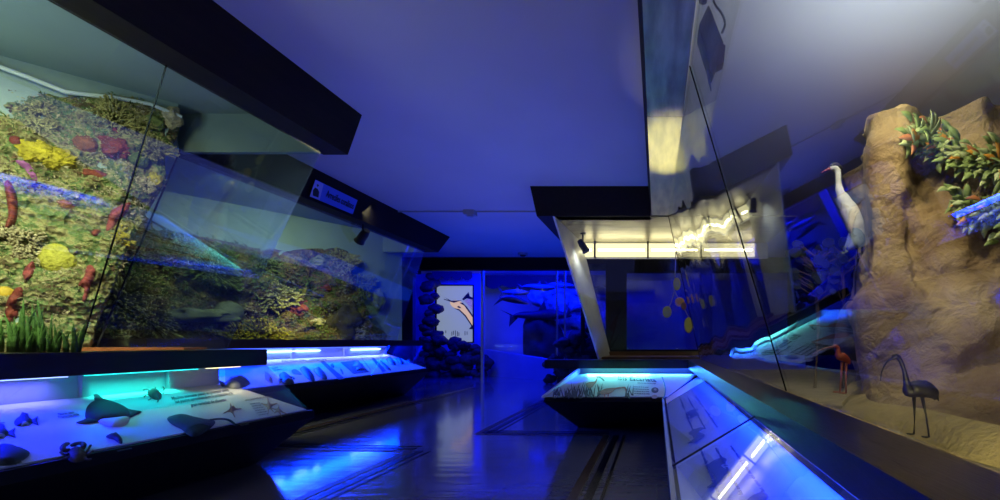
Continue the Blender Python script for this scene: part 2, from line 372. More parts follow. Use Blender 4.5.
W1 = Plane((-3.5, 3.3, .8), (.66, .752, 0), (0, 0, 1))        # reef wall of near case: u along wall to the right
# W1 normal points to the viewer?
if W1.n.dot(Vector((0, -1, 0))) < 0: W1.n = -W1.n
bm = B(); pp = [(0, 67), (30, 78), (65, 92), (90, 95), (112, 97), (150, 104), (182, 117)]
Wp = Plane(W1.o+W1.n*.09, W1.u, W1.v)
tube(bm, [Wp.at(*p) for p in [(-40, 52)]+pp], .013, 8); link('conduit', bm, mat('pale_plastic_conduit', (.55, .68, .68), .4), case1)

# ------------------------------------------------------------ LEFT FAR CASE
case2 = thing('reef_display_case', 'far left glass display case with dim coral reef and blue sign on its header', 'display case', (-4.1, 5.2, 0))
hp = [(-3.45, 2.6), (-3.50, 2.285), (-3.72, 2.285), (-3.72, 2.6)]
bm = B(); prism(bm, xz(hp, 3.5), xz(hp, 7.5, [0, -.3, -.3, 0])); header2 = link('header', bm, dark, case2)
bm = B(); hexa(bm, [(-3.75, 3.3, .79), (-3.75, 7.25, .79), (-4.1, 7.3, .79), (-4.1, 3.3, .79), (-3.75, 3.3, .875), (-3.75, 7.25, .875), (-4.1, 7.3, .875), (-4.1, 3.3, .875)])
bmesh.ops.bevel(bm, geom=[e for e in bm.edges], offset=.006, segments=2, affect='EDGES'); link('ledge', bm, ledgewood, case2)
ring = [(-3.58, .44), (-3.53, .44), (-3.53, .39), (-4.08, 0), (-4.35, 0), (-4.35, .64)]
bm = B(); prism(bm, xz(ring, 3.3), xz(ring, 6.98, [0, 0, 0, .3, .3, .3])); link('tray', bm, darker, case2)
LP2 = Plane((-3.57, 5, .4475), (0, 1, 0), (-.75, 0, .208))
bm = B(); slab(bm, [(-3.57, 3.3, .447), (-3.57, 6.96, .447), (-4.32, 7.24, .655), (-4.32, 3.3, .655)], -.012); board2 = link('display_board', bm, white, case2)
bm = B(); box(bm, (-4.36, 3.3, .63), (-4.325, 7.2, .79)); link('back_strip', bm, white, case2)
for y in (4.5, 5.3, 6.2):
    bm = B(); box(bm, (-4.324, y, .652), (-4.30, y+.05, .789)); link('strip_divider', bm, white, case2)
bm = B(); slab(bm, [(-3.752, 3.3, .80), (-3.752, 7.2, .80), (-3.56, 6.95, .442), (-3.56, 3.3, .442)], .006); link('cover_glass', bm, glass_c, case2)
led('blue_light_tube', -4.29, -4.27, 3.5, 7.1, .775, (.05, .09, 1), 4, case2, 'led_blue2')
for a, b in ((4.95, 5.75), (6.35, 7.0)): led('white_light_tube', -4.318, -4.30, a, b, .735, (.25, .45, 1), 12, case2, 'led_white')
pane('glass_pane', [(-3.66, 3.6, 2.285), (-3.95, 3.6, .875), (-3.95, 6.82, .875), (-3.66, 7.08, 2.285)], case2)
pane('end_pane', [(-3.67, 7.1, 2.285), (-3.96, 6.83, .875), (-4.9, 6.9, .875), (-4.75, 7.12, 2.285)], case2)
bm = B(); box(bm, (-5.4, 7.12, 2.27), (-3.72, 7.16, 2.6)); link('end_fascia', bm, teal2, case2)
bm = B(); box(bm, (-7.0, 3.5, 0), (-4.36, 7.15, .85)); link('plinth', bm, darker, case2)
bm = B(); slab(bm, [(-4.22, 7.4, .84), (-6.6, 3.7, .84), (-6.6, 3.7, 2.6), (-4.22, 7.4, 2.6)], -.05); link('rear_wall', bm, teal2, case2)
bm = B(); box(bm, (-6.6, 3.5, 2.575), (-3.72, 7.15, 2.6)); link('inner_ceiling', bm, teal2, case2)
W2 = Plane((-4.3, 7.2, .85), (.545, .838, 0), (0, 0, 1))
if W2.n.dot(Vector((0, -1, 0))) < 0: W2.n = -W2.n
# sign on header
HP = Plane((-3.45+.004, 5, 2.6), (0, 1, 0), (-.05, 0, -.315)); HP.n = Vector((.987, 0, -.157))
signm = mat('pale_sign_panel', (.45, .5, .95), .5)
bm = B(); q = [HP.at(*p) for p in ((309.6, 196.4), (351.8, 214), (356.6, 200), (315.2, 179.7))]; hexa(bm, q+[p+HP.n*.012 for p in q])
sign = link('sign', bm, mat('blue_sign_panel', (.10, .20, .85), .5), case2); sign['label'] = 'blue sign with black lettering'
HS = Plane(HP.o+HP.n*.013, (0, 1, 0), (-.05, 0, -.315)); HS.n = HP.n
bm = B(); q = [HS.at(*p) for p in ((309.9, 196.2), (319.4, 200), (323.4, 184), (315.4, 180))]; hexa(bm, q+[p+HP.n*.002 for p in q]); link('picture', bm, signm, sign)
bm = B()
for pts in ([(312.5, 195.5), (312.8, 190), (315, 187.5), (317.5, 189), (318.8, 192), (318, 197.5)], [(316.6, 185), (317.5, 184), (318.6, 185.6), (317.4, 186.8)]):
    q = [HS.at(*p)+HP.n*.002 for p in pts]; prism(bm, q, [p+HP.n*.002 for p in q])
link('figure', bm, inkm, sign)
text_on('lettering', 'Arrecifes coralinos', inkm, HS.at(325.5, 196.5), HS.at(352.8, 209.2), HS.at(327.2, 189.8), parent=sign)

# ------------------------------------------------------------ RIGHT L-SHAPED CASE
case3 = thing('wetland_display_case', 'long right glass display case turning a corner, metal lined canopy, rock and birds inside', 'display case', (.6, 3.0, 0))
hp = [(-.10, 2.6), (-.065, 2.30), (.165, 2.30), (.165, 2.6)]
bm = B(); prism(bm, xz(hp, -2.4), xz(hp, 5.2)); link('header', bm, dark, case3)
for a, b in ((-2.4, 1.2), (1.205, 2.865), (2.87, 5.10)):
    bm = B(); box(bm, (-.062, a, 2.285), (.163, b, 2.30)); link('soffit_panel', bm, mat('brushed_brass_soffit', (.88, .80, .46), .5, metal=.85, var=.25, vscale=3, bump=.06, bscale=16, stretch=(5, 1, 1)) if a > 2 else soffitm, case3)
bm = B()
A = [(-1.425, 5.05, 2.6), (-1.37, 5.125, 2.285), (-1.37, 5.3, 2.285), (-1.425, 5.3, 2.6)]
prism(bm, A, [(-.075, y, z) for x, y, z in A]); link('header', bm, dark, case3)
bm = B(); prism(bm, [(-1.42, 5.3, 2.6), (-1.37, 5.3, 2.285), (-1.16, 5.3, 2.285), (-1.16, 5.3, 2.6)], [(-1.42, 6.6, 2.6), (-1.37, 6.6, 2.285), (-1.16, 6.6, 2.285), (-1.16, 6.6, 2.6)]); link('header', bm, dark, case3)
# ledges (mitred corner)
zt, zb = .635, .535
fr = [(.375, -2.3), (.375, 5.37), (-1.34, 5.37), (-1.34, 5.66), (.56, 5.66), (.56, -2.3)]
bm = B(); prism(bm, [(x, y, zb) for x, y in fr], [(x, y, zt) for x, y in fr]); link('ledge', bm, ledgewood, case3)
# glass
pane('front_pane', [(.125, 5.13, 2.285), (.53, 5.6, zt), (-.72, 5.6, zt), (-1.17, 5.13, 2.285)], case3, glass_f)
pane('glass_pane', [(.17, -2.3, 2.285), (.567, -2.3, zt), (.567, 1.97, zt), (.17, 2.335, 2.285)], case3, glass_r)
pane('glass_pane', [(.17, 2.345, 2.285), (.567, 1.98, zt), (.535, 5.59, zt), (.13, 5.12, 2.285)], case3, glass_w)['label'] = 'rippled glass pane'
bm = B(); tube(bm, [(.17, 2.34, 2.285), (.567, 1.975, zt)], .0035, 6); link('glass_seam', bm, mat('matt_black_seam', (.006, .006, .006), 1, spec=0), case3)
bm = B(); tube(bm, [(.13, 5.125, 2.285), (.535, 5.6, zt)], .004, 6); link('glass_seam', bm, mat('matt_black_seam', (.006, .006, .006), 1, spec=0), case3)
# ibis bay: canopy, side panel, light strip, back frame
bm = B(); box(bm, (-1.17, 5.16, 2.285), (1.6, 6.52, 2.30)); link('canopy_panel', bm, brushed, case3)
sidep = mat('ivory_side_panel', (.74, .78, .80), .4, var=.15, vscale=3)
bm = B(); slab(bm, [(-1.19, 5.13, 2.285), (-.735, 5.6, zt), (-.68, 6.5, zt), (-1.10, 6.5, 2.285)], .02); link('side_panel', bm, sidep, case3)
bm = B(); prism(bm, [(-1.10, 6.53, 2.05), (-1.10, 6.53, 2.285), (1.6, 6.53, 2.285), (1.6, 6.53, 2.05)], [(-1.10, 6.50, 2.05), (-1.10, 6.50, 2.285), (1.6, 6.50, 2.285), (1.6, 6.50, 2.05)]); link('light_housing', bm, white, case3)
for a, b in ((-1.06, -.90), (-.88, -.14), (-.12, .62), (.64, 1.4)):
    bm = B(); box(bm, (a, 6.46, 2.08), (b, 6.498, 2.265)); link('light_diffuser', bm, lamp_mat('diffuser_warm', (1, .84, .45), 1.6), case3)
    bm = B(); tube(bm, [(a+.04, 6.45, 2.17), (b-.04, 6.45, 2.17)], .016, 10); link('light_tube', bm, lamp_mat('tube_warm', (1, .86, .5), 13), case3)
for x in (-.89, -.13, .63):
    bm = B(); box(bm, (x-.012, 6.42, 2.06), (x+.012, 6.50, 2.284)); link('light_divider', bm, black, case3)
bm = B()
def hole_wall(bm, x0, x1, z0, z1, y, t, holes):
    xs = sorted({x0, x1, *[h[0] for h in holes], *[h[1] for h in holes]}); zs = sorted({z0, z1, *[h[2] for h in holes], *[h[3] for h in holes]})
    for a, b in zip(xs, xs[1:]):
        for c, d in zip(zs, zs[1:]):
            if not any(h[0] <= (a+b)/2 <= h[1] and h[2] <= (c+d)/2 <= h[3] for h in holes): box(bm, (a, y, c), (b, y+t, d))
hole_wall(bm, -1.10, 3.4, .66, 2.05, 6.5, .06, [(-1.05, -.74, .72, 1.98), (-.44, .62, .74, 1.85), (.80, 1.9, .74, 1.85)])
link('back_frame', bm, darker, case3)
for a, b, c, d in ((-1.05, -.74, .72, 1.98), (-.44, .62, .74, 1.85), (.80, 1.9, .74, 1.85)):
    bm = B(); box(bm, (a, 6.52, c), (b, 6.528, d)); link('back_pane', bm, glass_mat('smoked_glass', (.55, .6, .75)), case3)
bm = B(); box(bm, (-.70, 5.68, .60), (.54, 6.5, .66)); box(bm, (-.70, 6.40, .66), (.6, 6.5, .71)); link('deck', bm, brownwood, case3)
bm = B(); box(bm, (.575, -2.3, 0), (4.1, 6.56, .45)); link('plinth', bm, mat('sandy_deck', (.30, .25, .16), .8, var=.3, bump=.3), case3)
bm = B(); box(bm, (.56, -2.3, .45), (.575, 5.62, .60)); link('kick_board', bm, brownwood, case3)
# lower trays
r1 = [(.076, .385), (.04, .385), (.04, .33), (.42, 0), (.555, 0), (.555, .534), (.540, .534), (.535, .44)]
bm = B(); prism(bm, xz(r1, -2.3), xz(r1, 3.62, [0, 0, 0, 0, 0, 1.8, 1.8, 1.8])); link('tray', bm, darker, case3)
bm = B()
A = [(-.90, 3.57, .375), (-.90, 3.60, .40), (-.95, 5.52, .45), (-.95, 5.56, .535), (-.95, 5.60, .535), (-.80, 5.60, 0), (-.79, 4.5, 0)]
Bq = [(.06, 3.57, .375), (.06, 3.60, .40), (.5, 5.52, .45), (.5, 5.56, .535), (.5, 5.60, .535), (.5, 5.60, 0), (.45, 4.5, 0)]
bs = B(); box(bs, (-.95, 5.50, .45), (.53, 5.515, .535)); link('back_strip', bs, white, case3)
prism(bm, A, Bq); link('tray', bm, darker, case3)
LP3 = Plane((.07, 2, .393), (0, 1, 0), (.46, 0, .062))
if LP3.n.z < 0: LP3.n = -LP3.n
LP4 = Plane((0, 3.60, .408), (1, 0, 0), (0, 1.90, .050))
bm = B(); slab(bm, [(.07, -2.2, .393), (.07, 3.64, .393), (.53, 5.45, .455), (.53, -2.2, .455)], .006); board3 = link('display_board', bm, white, case3)
bm = B(); slab(bm, [(-.91, 3.605, .408), (.08, 3.605, .408), (.50, 5.5, .458), (-.94, 5.5, .458)], .006); board4 = link('display_board', bm, mat('pale_blue_board', (.62, .72, .70), .5, var=.1, vscale=4), case3)
for a, b in ((-1.2, 1.585), (1.60, 3.2)):
    bm = B(); slab(bm, [(.052, a, .405), (.052, b, .405), (.372, b+.12*(a > 0)+.12, .56), (.372, a+.12*(a > 0), .56)], .005); link('cover_glass', bm, glass_c, case3)
bm = B(); tube(bm, [(.055, 1.59, .412), (.372, 1.715, .566)], .004, 6); link('cover_seam', bm, black, case3)
bm = B(); box(bm, (.040, -2.2, .385), (.056, 3.60, .405)); link('tray_edge', bm, mat('blue_grey_edge', (.25, .3, .4), .35, metal=.5), case3)
bm = B(); prism(bm, [(-.925, 3.60, .40), (-.96, 5.48, .45), (-.96, 5.48, .535), (-.925, 3.60, .415)], [(-.905, 3.60, .40), (-.935, 5.48, .45), (-.935, 5.48, .535), (-.905, 3.60, .415)]); link('side_strip', bm, white, case3)
# ------------------------------------------------------------ FAR HALL
bm = B(); box(bm, (-4.95, 9.30, 2.34), (3.2, 9.45, 2.6)); box(bm, (-5.3, 9.30, 2.27), (-4.95, 9.45, 2.6))
link('o', bm, darker).name = 'header_beam'; tag(bpy.data.objects['header_beam'], 'long black beam under the ceiling above the far blue fish diorama', 'beam')
bm = B(); box(bm, (-7.4, 9.3, 0), (-5.05, 9.42, 2.6)); struct('wall_partition', bm, wallm)
postm = mat('pale_metal_post', (.5, .55, .65), .3, metal=.4)
far = thing('diorama_window', 'far glazed front of the blue fish diorama with pale posts and low wall', 'window', (-3.0, 9.6, 0))
for px, Y, wd in ((482.5, 9.5, .05), (557, 9.5, .03), (565, 9.5, .03), (700, 9.5, .03)):
    x = (px-VX)*Y/F; bm = B(); box(bm, (x-wd/2, Y-.03, 0), (x+wd/2, Y+.03, 2.36)); link('post', bm, postm, far)
bm = B(); prism(bm, [(-4.40, 11.5, 0), (-4.40, 11.5, .66), (-4.35, 11.62, .66), (-4.35, 11.62, 0)], [(-2.2, 9.70, 0), (-2.2, 9.70, .46), (-2.15, 9.82, .46), (-2.15, 9.82, 0)]); link('low_wall', bm, bluewall, far)
bm = B(); box(bm, (-2.2, 9.70, 0), (3.2, 9.82, .46)); link('low_wall', bm, bluewall, far)
bm = B(); box(bm, (-3.6, 9.495, .0), (-2.08, 9.503, 2.34)); link('pane', bm, glass_f, far)
bm = B(); box(bm, (-1.88, 9.495, .46), (.89, 9.503, 2.34)); link('pane', bm, glass_f, far)
# scalloped valance
def valance(name, x0, x1, y, ztop, zb, n, amp, seed, m, label):
    rnd = random.Random(seed); bm = B(); top = []; bot = []
    N_ = n*8
    for i in range(N_+1):
        x = x0+(x1-x0)*i/N_; ph = (i % 8)/8
        top.append((x, ztop)); bot.append((x, zb-amp*math.sin(math.pi*ph)+.04*noise.noise(Vector((x*1.7, seed, 0)))))
    for i in range(N_):
        hexa(bm, [(bot[i][0], y, bot[i][1]), (bot[i+1][0], y, bot[i+1][1]), (bot[i+1][0], y+.03, bot[i+1][1]), (bot[i][0], y+.03, bot[i][1]), (top[i][0], y, ztop), (top[i+1][0], y, ztop), (top[i+1][0], y+.03, ztop), (top[i][0], y+.03, ztop)])
    bmesh.ops.remove_doubles(bm, verts=bm.verts, dist=1e-5)
    o = link(name, bm, m); tag(o, label, 'valance'); return o
valm = mat('dark_blue_valance', (.012, .016, .07), .8)
valance('scalloped_valance', -5.6, -4.62, 11.2, 2.6, 2.47, 4, .09, 3, valm, 'scalloped blue valance above the lit sailfish picture')
valance('scalloped_valance', -4.5, -1.0, 11.8, 2.6, 2.34, 8, .08, 8, valm, 'long wavy blue valance above the hanging fish')
# sailfish picture in its bay
bay = thing('sailfish_light_box', 'lit pale panel with painted sailfish head in blue frame on the far left', 'light box', (-5.1, 11.6, 1.0))
Y = 11.6; c = [P(437, 338, Y), P(474, 338, Y), P(474, 285.5, Y), P(437, 285.5, Y)]
x0, x1, z0, z1 = c[0].x, c[1].x, c[0].z-.1, c[2].z
bm = B(); hole_wall(bm, -6.4, -4.46, 0, 2.6, 11.56, .05, [(x0, x1, z0, z1)]); link('frame_wall', bm, bluewall, bay)
bm = B(); hole_wall(bm, x0-.02, x1+.02, z0-.02, z1+.02, 11.545, .02, [(x0+.015, x1-.015, z0, z1-.015)]); link('frame', bm, black, bay)
bm = B(); box(bm, (x0, 11.585, z0), (x1, 11.6, z1)); link('lit_panel', bm, mat('lit_picture_panel', (.12, .13, .10), .6, emis=(.46, .58, .74), estr=.44), bay)
SP = Plane((x0, 11.584, z0), (1, 0, 0), (0, 0, 1)); SP.n = Vector((0, -1, 0))
def spx(L): return [(425+a*65/406, 270+b*80/500) for a, b in L]
cream = mat('cream_printed_fish', (.25, .2, .08), .6, emis=(.95, .66, .30), estr=.62, var=.2, vscale=6)
fish = [(160, 195), (200, 190), (235, 205), (270, 250), (300, 290), (304, 360), (290, 345), (250, 285), (215, 250), (180, 235), (160, 215)]
on_plane('sailfish_print', spx(fish), SP, 0, cream, bay, lift=.003)
on_plane('bill_print', spx([(95, 150), (125, 172), (165, 192), (230, 190), (180, 205), (120, 185), (118, 180), (150, 190)]), SP, 0, mat('dark_brown_print', (.02, .012, .02), .6), bay, lift=.004, smooth_k=1)
on_plane('dorsal_print', spx([(232, 182), (272, 138), (280, 165), (305, 175), (304, 186), (262, 178), (240, 190)]), SP, 0, mat('dark_brown_print', (.02, .012, .02)), bay, lift=.004, smooth_k=1)
on_plane('sail_print', spx([(245, 190), (270, 180), (304, 185), (304, 262), (280, 232)]), SP, 0, mat('speckled_sail_print', (.4, .34, .28), .6, emis=(.55, .45, .38), estr=.3, var=.6, vscale=40), bay, lift=.003, smooth_k=1)
on_plane('eye_print', spx([(200, 230), (212, 224), (228, 238), (212, 238)]), SP, 0, black, bay, lift=.006, smooth_k=1)
on_plane('back_stripe_print', spx([(215, 205), (245, 222), (304, 305), (304, 290), (262, 230), (235, 204)]), SP, 0, mat('dark_brown_print', (.02, .012, .02)), bay, lift=.005, smooth_k=1)
on_plane('throat_print', spx([(180, 238), (215, 255), (250, 290), (290, 350), (275, 370), (300, 370), (304, 358), (255, 283), (215, 245)]), SP, 0, mat('dark_brown_print', (.02, .012, .02)), bay, lift=.005, smooth_k=1)
bm = B()
for a, b, t in ((168, 385, 410), (178, 380, 405), (190, 378, 412), (203, 383, 414), (212, 390, 412), (250, 382, 408), (263, 384, 405), (130, 378, 395)):
    q = [SP.at(*p)+SP.n*.001 for p in spx([(a-2, t), (a+2, t), (a+2, b), (a-2, b)])]; bm = B(); prism(bm, q, [p+SP.n*.002 for p in q]); link('figure_print', bm, inkm, bay)
# boulders of the two rock piles
rockm = mat('dark_sea_rock', (.055, .055, .06), .75, col2=(.02, .02, .025), vscale=3, bump=.6, bscale=9)
def boulder_mesh(seed, m):
    bm = B(); bmesh.ops.create_icosphere(bm, subdivisions=3, radius=1)
    for v in bm.verts:
        p = v.co*1.1+Vector((seed*7.3, 0, 0)); v.co *= 1+.34*noise.noise(p)+.16*noise.noise(p*2.7)+.06*noise.noise(p*6)
        v.co.z *= .78
    me = bpy.data.meshes.new('boulder'); 
    for f in bm.faces: f.smooth = True
    bm.to_mesh(me); bm.free(); me.materials.append(m); return me
BM = [boulder_mesh(i, rockm) for i in range(6)]
rnd = random.Random(5)
def boulder(p, r, label, group):
    o = bpy.data.objects.new('boulder', rnd.choice(BM)); C.objects.link(o); o.location = p
    o.rotation_euler = (rnd.uniform(-.4, .4), rnd.uniform(-.4, .4), rnd.uniform(0, 6)); o.scale = (r*rnd.uniform(.9, 1.25), r, r*rnd.uniform(.8, 1.1)); tag(o, label, 'rock', group); return o
def pile(top, x0, x1, Y, zf, r, label, group):
    "top: list of (px, py) silhouette; stack rows of boulders beneath it"
    z = r*.55; row = 0
    while True:
        any_ = False; x = x0+(r*.8 if row % 2 else 0)
        while x < x1:
            px = VX+x*F/Y; 
            ys = [p for p in top]; tz = None
            for (a, b), (c_, d) in zip(ys, ys[1:]):
                if a <= px <= c_: yy = b+(d-b)*(px-a)/(c_-a); tz = EYE.z+(VY-yy)*Y/F
            if tz and z+r*.55 < tz:
                any_ = True; boulder((x+rnd.uniform(-.09, .09)*r/.14, Y+rnd.uniform(-.09, .09)+row*.02, z+rnd.uniform(-.05, .05)), r*rnd.uniform(.7, 1.3), label, group)
            x += r*1.45
        z += r*1.08; row += 1
        if not any_ or row > 24: break
pile([(424, 268), (429, 270), (430, 322), (438, 329), (446, 333), (455, 338), (470, 337), (478, 341), (485, 352)], -5.75, -4.1, 10.9, 0, .15, 'rough dark boulder in the pile under the sailfish picture', 'boulders below the sailfish picture')
pile([(551, 350), (556, 342), (566, 332), (576, 325), (584, 322), (600, 322), (607, 330)], -2.15, -.9, 9.15, 0, .14, 'rough dark boulder in the pile left of the ibis panel', 'boulders beside the ibis case')
# rock column and coral canopy inside the central bay
def lump(name, pix, pl, H, m, seed, label, cat, amp=.12, sc_=2.2, parent=None):
    bm = B(); o2 = [pl.uv(*p) for p in pix]
    def fn(a, b, h):
        q = pl.w(a, b, 0); k = 1+amp*0; d = noise.fractal(q*sc_+Vector((seed, 0, 0)), .8, 2, 5)
        return pl.w(a, b, h+(amp*d if h > 0 else amp*d if h < 0 else 0))
    pillow(bm, o2, fn, H, both=True, smooth_k=3)
    o = link(name, bm, m, parent, smooth=True)
    if not parent:
        c = sum((v.co for v in o.data.vertices), Vector())/len(o.data.vertices); relink_origin(o, c); tag(o, label, cat)
    return o
CP = Plane((-2.8, 11.0, 1), (1, 0, 0), (0, 0, 1)); CP.n = Vector((0, -1, 0))
lump('rock_column', [(524, 322), (530, 315), (540, 314), (550, 316), (562, 330), (566, 352), (560, 362), (545, 366), (526, 362), (523, 345)], CP, .3, rockm, 3, 'dark craggy rock column standing in the blue fish diorama', 'rock', .16, 3)
CP2 = Plane((-2.8, 11.6, 1), (1, 0, 0), (0, 0, 1)); CP2.n = Vector((0, -1, 0))
lump('pale_rock_mass', [(527, 296), (533, 288), (550, 287), (572, 288), (598, 294), (612, 303), (612, 330), (600, 338), (570, 330), (560, 336), (558, 322), (545, 310), (532, 304)], CP2, .3, mat('pale_sea_rock', (.8, .85, .95), .7, var=.85, vscale=5, bump=.5, bscale=6), 9, 'pale ragged rock mass behind the hanging fish', 'rock', .2, 3)
# fish
silver = mat('silver_blue_fish', (.14, .20, .28), .35, var=.5, vscale=3); dfish = mat('dark_blue_fish', (.015, .02, .06), .4)
def fish3(name, body, fins, Y, m, label, cat, H=.07, mf=None):
    pl = Plane((-3, Y, 1), (1, 0, 0), (0, 0, 1)); pl.n = Vector((0, -1, 0))
    bm = B(); pillow(bm, [pl.uv(*p) for p in body], lambda a, b, h: pl.w(a, b, h), H, both=True, smooth_k=3); o = link(name, bm, m, None, True)
    c = sum((v.co for v in o.data.vertices), Vector())/len(o.data.vertices); relink_origin(o, c)
    for f in fins:
        bm = B(); pillow(bm, [pl.uv(*p) for p in f], lambda a, b, h: pl.w(a, b, h), .012, both=True, smooth_k=1); link('fin', bm, mf or dfish, o, True)
    tag(o, label, cat); return o
fish3('tuna', [(502, 292), (508, 290), (520, 289.5), (530, 292), (525, 295), (512, 295), (505, 294)], [[(503, 292), (498, 286), (501, 293), (499, 299)], [(515, 290), (518, 286), (519, 290)]], 10.6, silver, 'small tuna hanging topmost at the left of the fish school', 'fish')
fish3('marlin', [(501, 299), (506, 295), (516, 295.5), (524, 300), (529, 304), (520, 304), (508, 302)], [[(503, 300), (493, 306), (500, 298), (498, 294)], [(510, 296), (513, 293), (515, 296)]], 10.3, dfish, 'dark marlin with curved tail hanging below the small tuna', 'fish')
fish3('tuna', [(522, 287), (530, 284), (545, 284.5), (556, 287), (548, 291), (533, 290)], [[(524, 287), (517, 283), (521, 288), (518, 292)], [(537, 285), (540, 280.5), (541, 285)]], 10.4, silver, 'large silver tuna hanging at the centre of the fish school', 'fish', .09)
fish3('tuna', [(548, 284), (556, 282), (568, 283), (575, 286), (566, 288), (553, 287)], [[(549, 284), (544, 280), (547, 285), (545, 288)], [(559, 283), (561, 279), (563, 283)]], 10.7, silver, 'silver tuna hanging at the right end of the fish school', 'fish', .08)
fish3('shark', [(512, 316), (520, 312), (535, 311), (550, 309), (564, 312), (572, 316), (560, 319), (540, 320), (520, 318)], [[(515, 316), (499, 309), (510, 315), (509, 327), (518, 318)], [(538, 311), (544, 300), (547, 311)], [(548, 318), (545, 330), (555, 318)]], 10.8, mat('deep_blue_shark', (.015, .02, .08), .5), 'blue shark with raised tail hanging in front of the pale rock', 'fish', .12)
fish3('barracuda', [(570, 312), (575, 306), (590, 303), (600, 306), (590, 310), (578, 312)], [[(572, 312), (565, 318), (568, 309), (566, 304)]], 10.5, silver, 'slim silver fish hanging at the far right beside the pale rock', 'fish')
# conduit and smoke detector
cond = thing('ceiling_conduit', 'thin pale conduit with junction box crossing the ceiling between the headers', 'conduit', (-2.5, 6.0, 2.6))
bm = B(); tube(bm, [(-3.5, 6.0, 2.588), (-1.42, 6.0, 2.588)], .009, 8); link('pipe', bm, mat('grey_conduit', (.4, .38, .36), .5), cond)
bm = B(); box(bm, (-2.56, 5.94, 2.54), (-2.42, 6.06, 2.6)); tube(bm, [(-2.49, 6, 2.545), (-2.49, 6, 2.52)], .04, 12); link('junction_box', bm, mat('grey_box', (.35, .35, .38), .5), cond)
sm = thing('smoke_detector', 'small round smoke detector on the ceiling in front of the far beam', 'smoke detector', (-2.64, 8.85, 2.6))
bm = B(); tube(bm, [(-2.64, 8.85, 2.6), (-2.64, 8.85, 2.56)], .09, 20); link('base_plate', bm, mat('grey_box', (.35, .35, .38)), sm)
bm = B(); tube(bm, [(-2.64, 8.85, 2.56), (-2.64, 8.85, 2.53)], [.06, .04], 20); link('sensor', bm, black, sm)
# spotlights
def spotlight(name, p, aim, s, label, cable=None):
    p = Vector(p); t = thing(name, label, 'spotlight', p); d = (Vector(aim)-p).normalized()
    bm = B(); tube(bm, [p-d*s, p-d*s*.3, p+d*s*.6, p+d*s], [s*.35, s*.5, s*.5, s*.62], 14); link('lamp_body', bm, black, t)
    bm = B(); tube(bm, [p+Vector((0, 0, s*1.7)), p+Vector((0, 0, 0))], s*.12, 8); tube(bm, [p+Vector((0, 0, s*1.7)), p+Vector((0, 0, s*1.9))], s*.4, 12); link('bracket', bm, black, t)
    return t
spotlight('spotlight', P(363, 236, 5.5), (-4.6, 6.0, 1.3), .10, 'small black spotlight under the header with the blue sign')
sp_ = spotlight('spotlight', (-.98, 5.95, 2.12), (-.4, 5.9, 1.2), .09, 'small black spotlight on the ivory side panel of the ibis bay')
fl = thing('floodlight', 'black floodlight with cable hanging behind the right glass under the ceiling', 'floodlight', P(712, 38, 2.2))
Yf = 2.2; bm = B()
q = [P(*p, Yf) for p in ((698, 30), (712, 76), (723, 47), (708, 8))]; hexa(bm, [v+Vector((0, -.03, 0)) for v in q]+[v+Vector((0, .09, 0)) for v in q]); bmesh.ops.bevel(bm, geom=list(bm.edges), offset=.006, segments=2, affect='EDGES')
link('lamp_body', bm, black, fl)
bm = B(); q = [P(*p, Yf-.035) for p in ((713, 76), (717, 65), (724, 62), (725.5, 45), (718, 42), (709, 66))]; prism(bm, q, [v+Vector((0, .06, 0)) for v in q]); link('end_cap', bm, mat('brown_plastic', (.06, .03, .02), .5), fl)
bm = B(); tube(bm, [v for v in catmull([P(712, -20, Yf), P(714, 2, Yf), P(722, 14, Yf), P(725, 24, Yf), P(722, 33, Yf)], 6, False)], .006, 8); link('cable', bm, black, fl)
bm = B(); tube(bm, [P(703, 2, Yf), P(705, -40, Yf)], .02, 8); link('bracket', bm, black, fl)
bm = B(); tube(bm, [P(708, 70, Yf), P(709, 80, Yf), P(711, 91, Yf)], [.008, .007, .003], 6); link('blue_tie', bm, mat('blue_tape', (.02, .05, .3), .5), fl)
# ------------------------------------------------------------ REEF WALLS
def reef_material(name, cols, sc1=5, bscale=30):
    m = bpy.data.materials.new(name); m.use_nodes = True; nt = m.node_tree; N = nt.nodes; L = nt.links
    b = N['Principled BSDF']; b.inputs['Roughness'].default_value = .85; tc = N.new('ShaderNodeTexCoord')
    n = N.new('ShaderNodeTexNoise'); n.inputs['Scale'].default_value = sc1; n.inputs['Detail'].default_value = 9; n.inputs['Roughness'].default_value = .68
    r = N.new('ShaderNodeValToRGB'); L.new(tc.outputs['Object'], n.inputs['Vector']); L.new(n.outputs['Fac'], r.inputs['Fac'])
    e = r.color_ramp.elements; e[0].position = .30; e[0].color = (*cols[0], 1); e[1].position = .72; e[1].color = (*cols[-1], 1)
    for i, c in enumerate(cols[1:-1]):
        q = e.new(.30+.42*(i+1)/(len(cols)-1)); q.color = (*c, 1)
    L.new(r.outputs['Color'], b.inputs['Base Color'])
    v = N.new('ShaderNodeTexVoronoi'); v.inputs['Scale'].default_value = bscale; L.new(tc.outputs['Object'], v.inputs['Vector'])
    bp = N.new('ShaderNodeBump'); bp.inputs['Strength'].default_value = .9; bp.inputs['Distance'].default_value = .03
    L.new(v.outputs['Distance'], bp.inputs['Height']); L.new(bp.outputs[0], b.inputs['Normal']); return m
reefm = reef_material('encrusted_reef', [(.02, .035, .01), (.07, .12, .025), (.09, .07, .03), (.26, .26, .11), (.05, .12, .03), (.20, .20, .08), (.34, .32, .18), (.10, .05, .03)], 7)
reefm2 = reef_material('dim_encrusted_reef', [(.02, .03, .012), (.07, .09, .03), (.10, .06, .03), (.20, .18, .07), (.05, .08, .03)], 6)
REEF = {}
def surf_uv(pl, a, b, off=0):
    o = REEF[id(pl)]; s = pl.w(a, b, 1.0); hit, loc, nor, _ = o.ray_cast(s-o.location, -pl.n)
    return (loc+o.location if hit else pl.w(a, b, .08))+pl.n*off
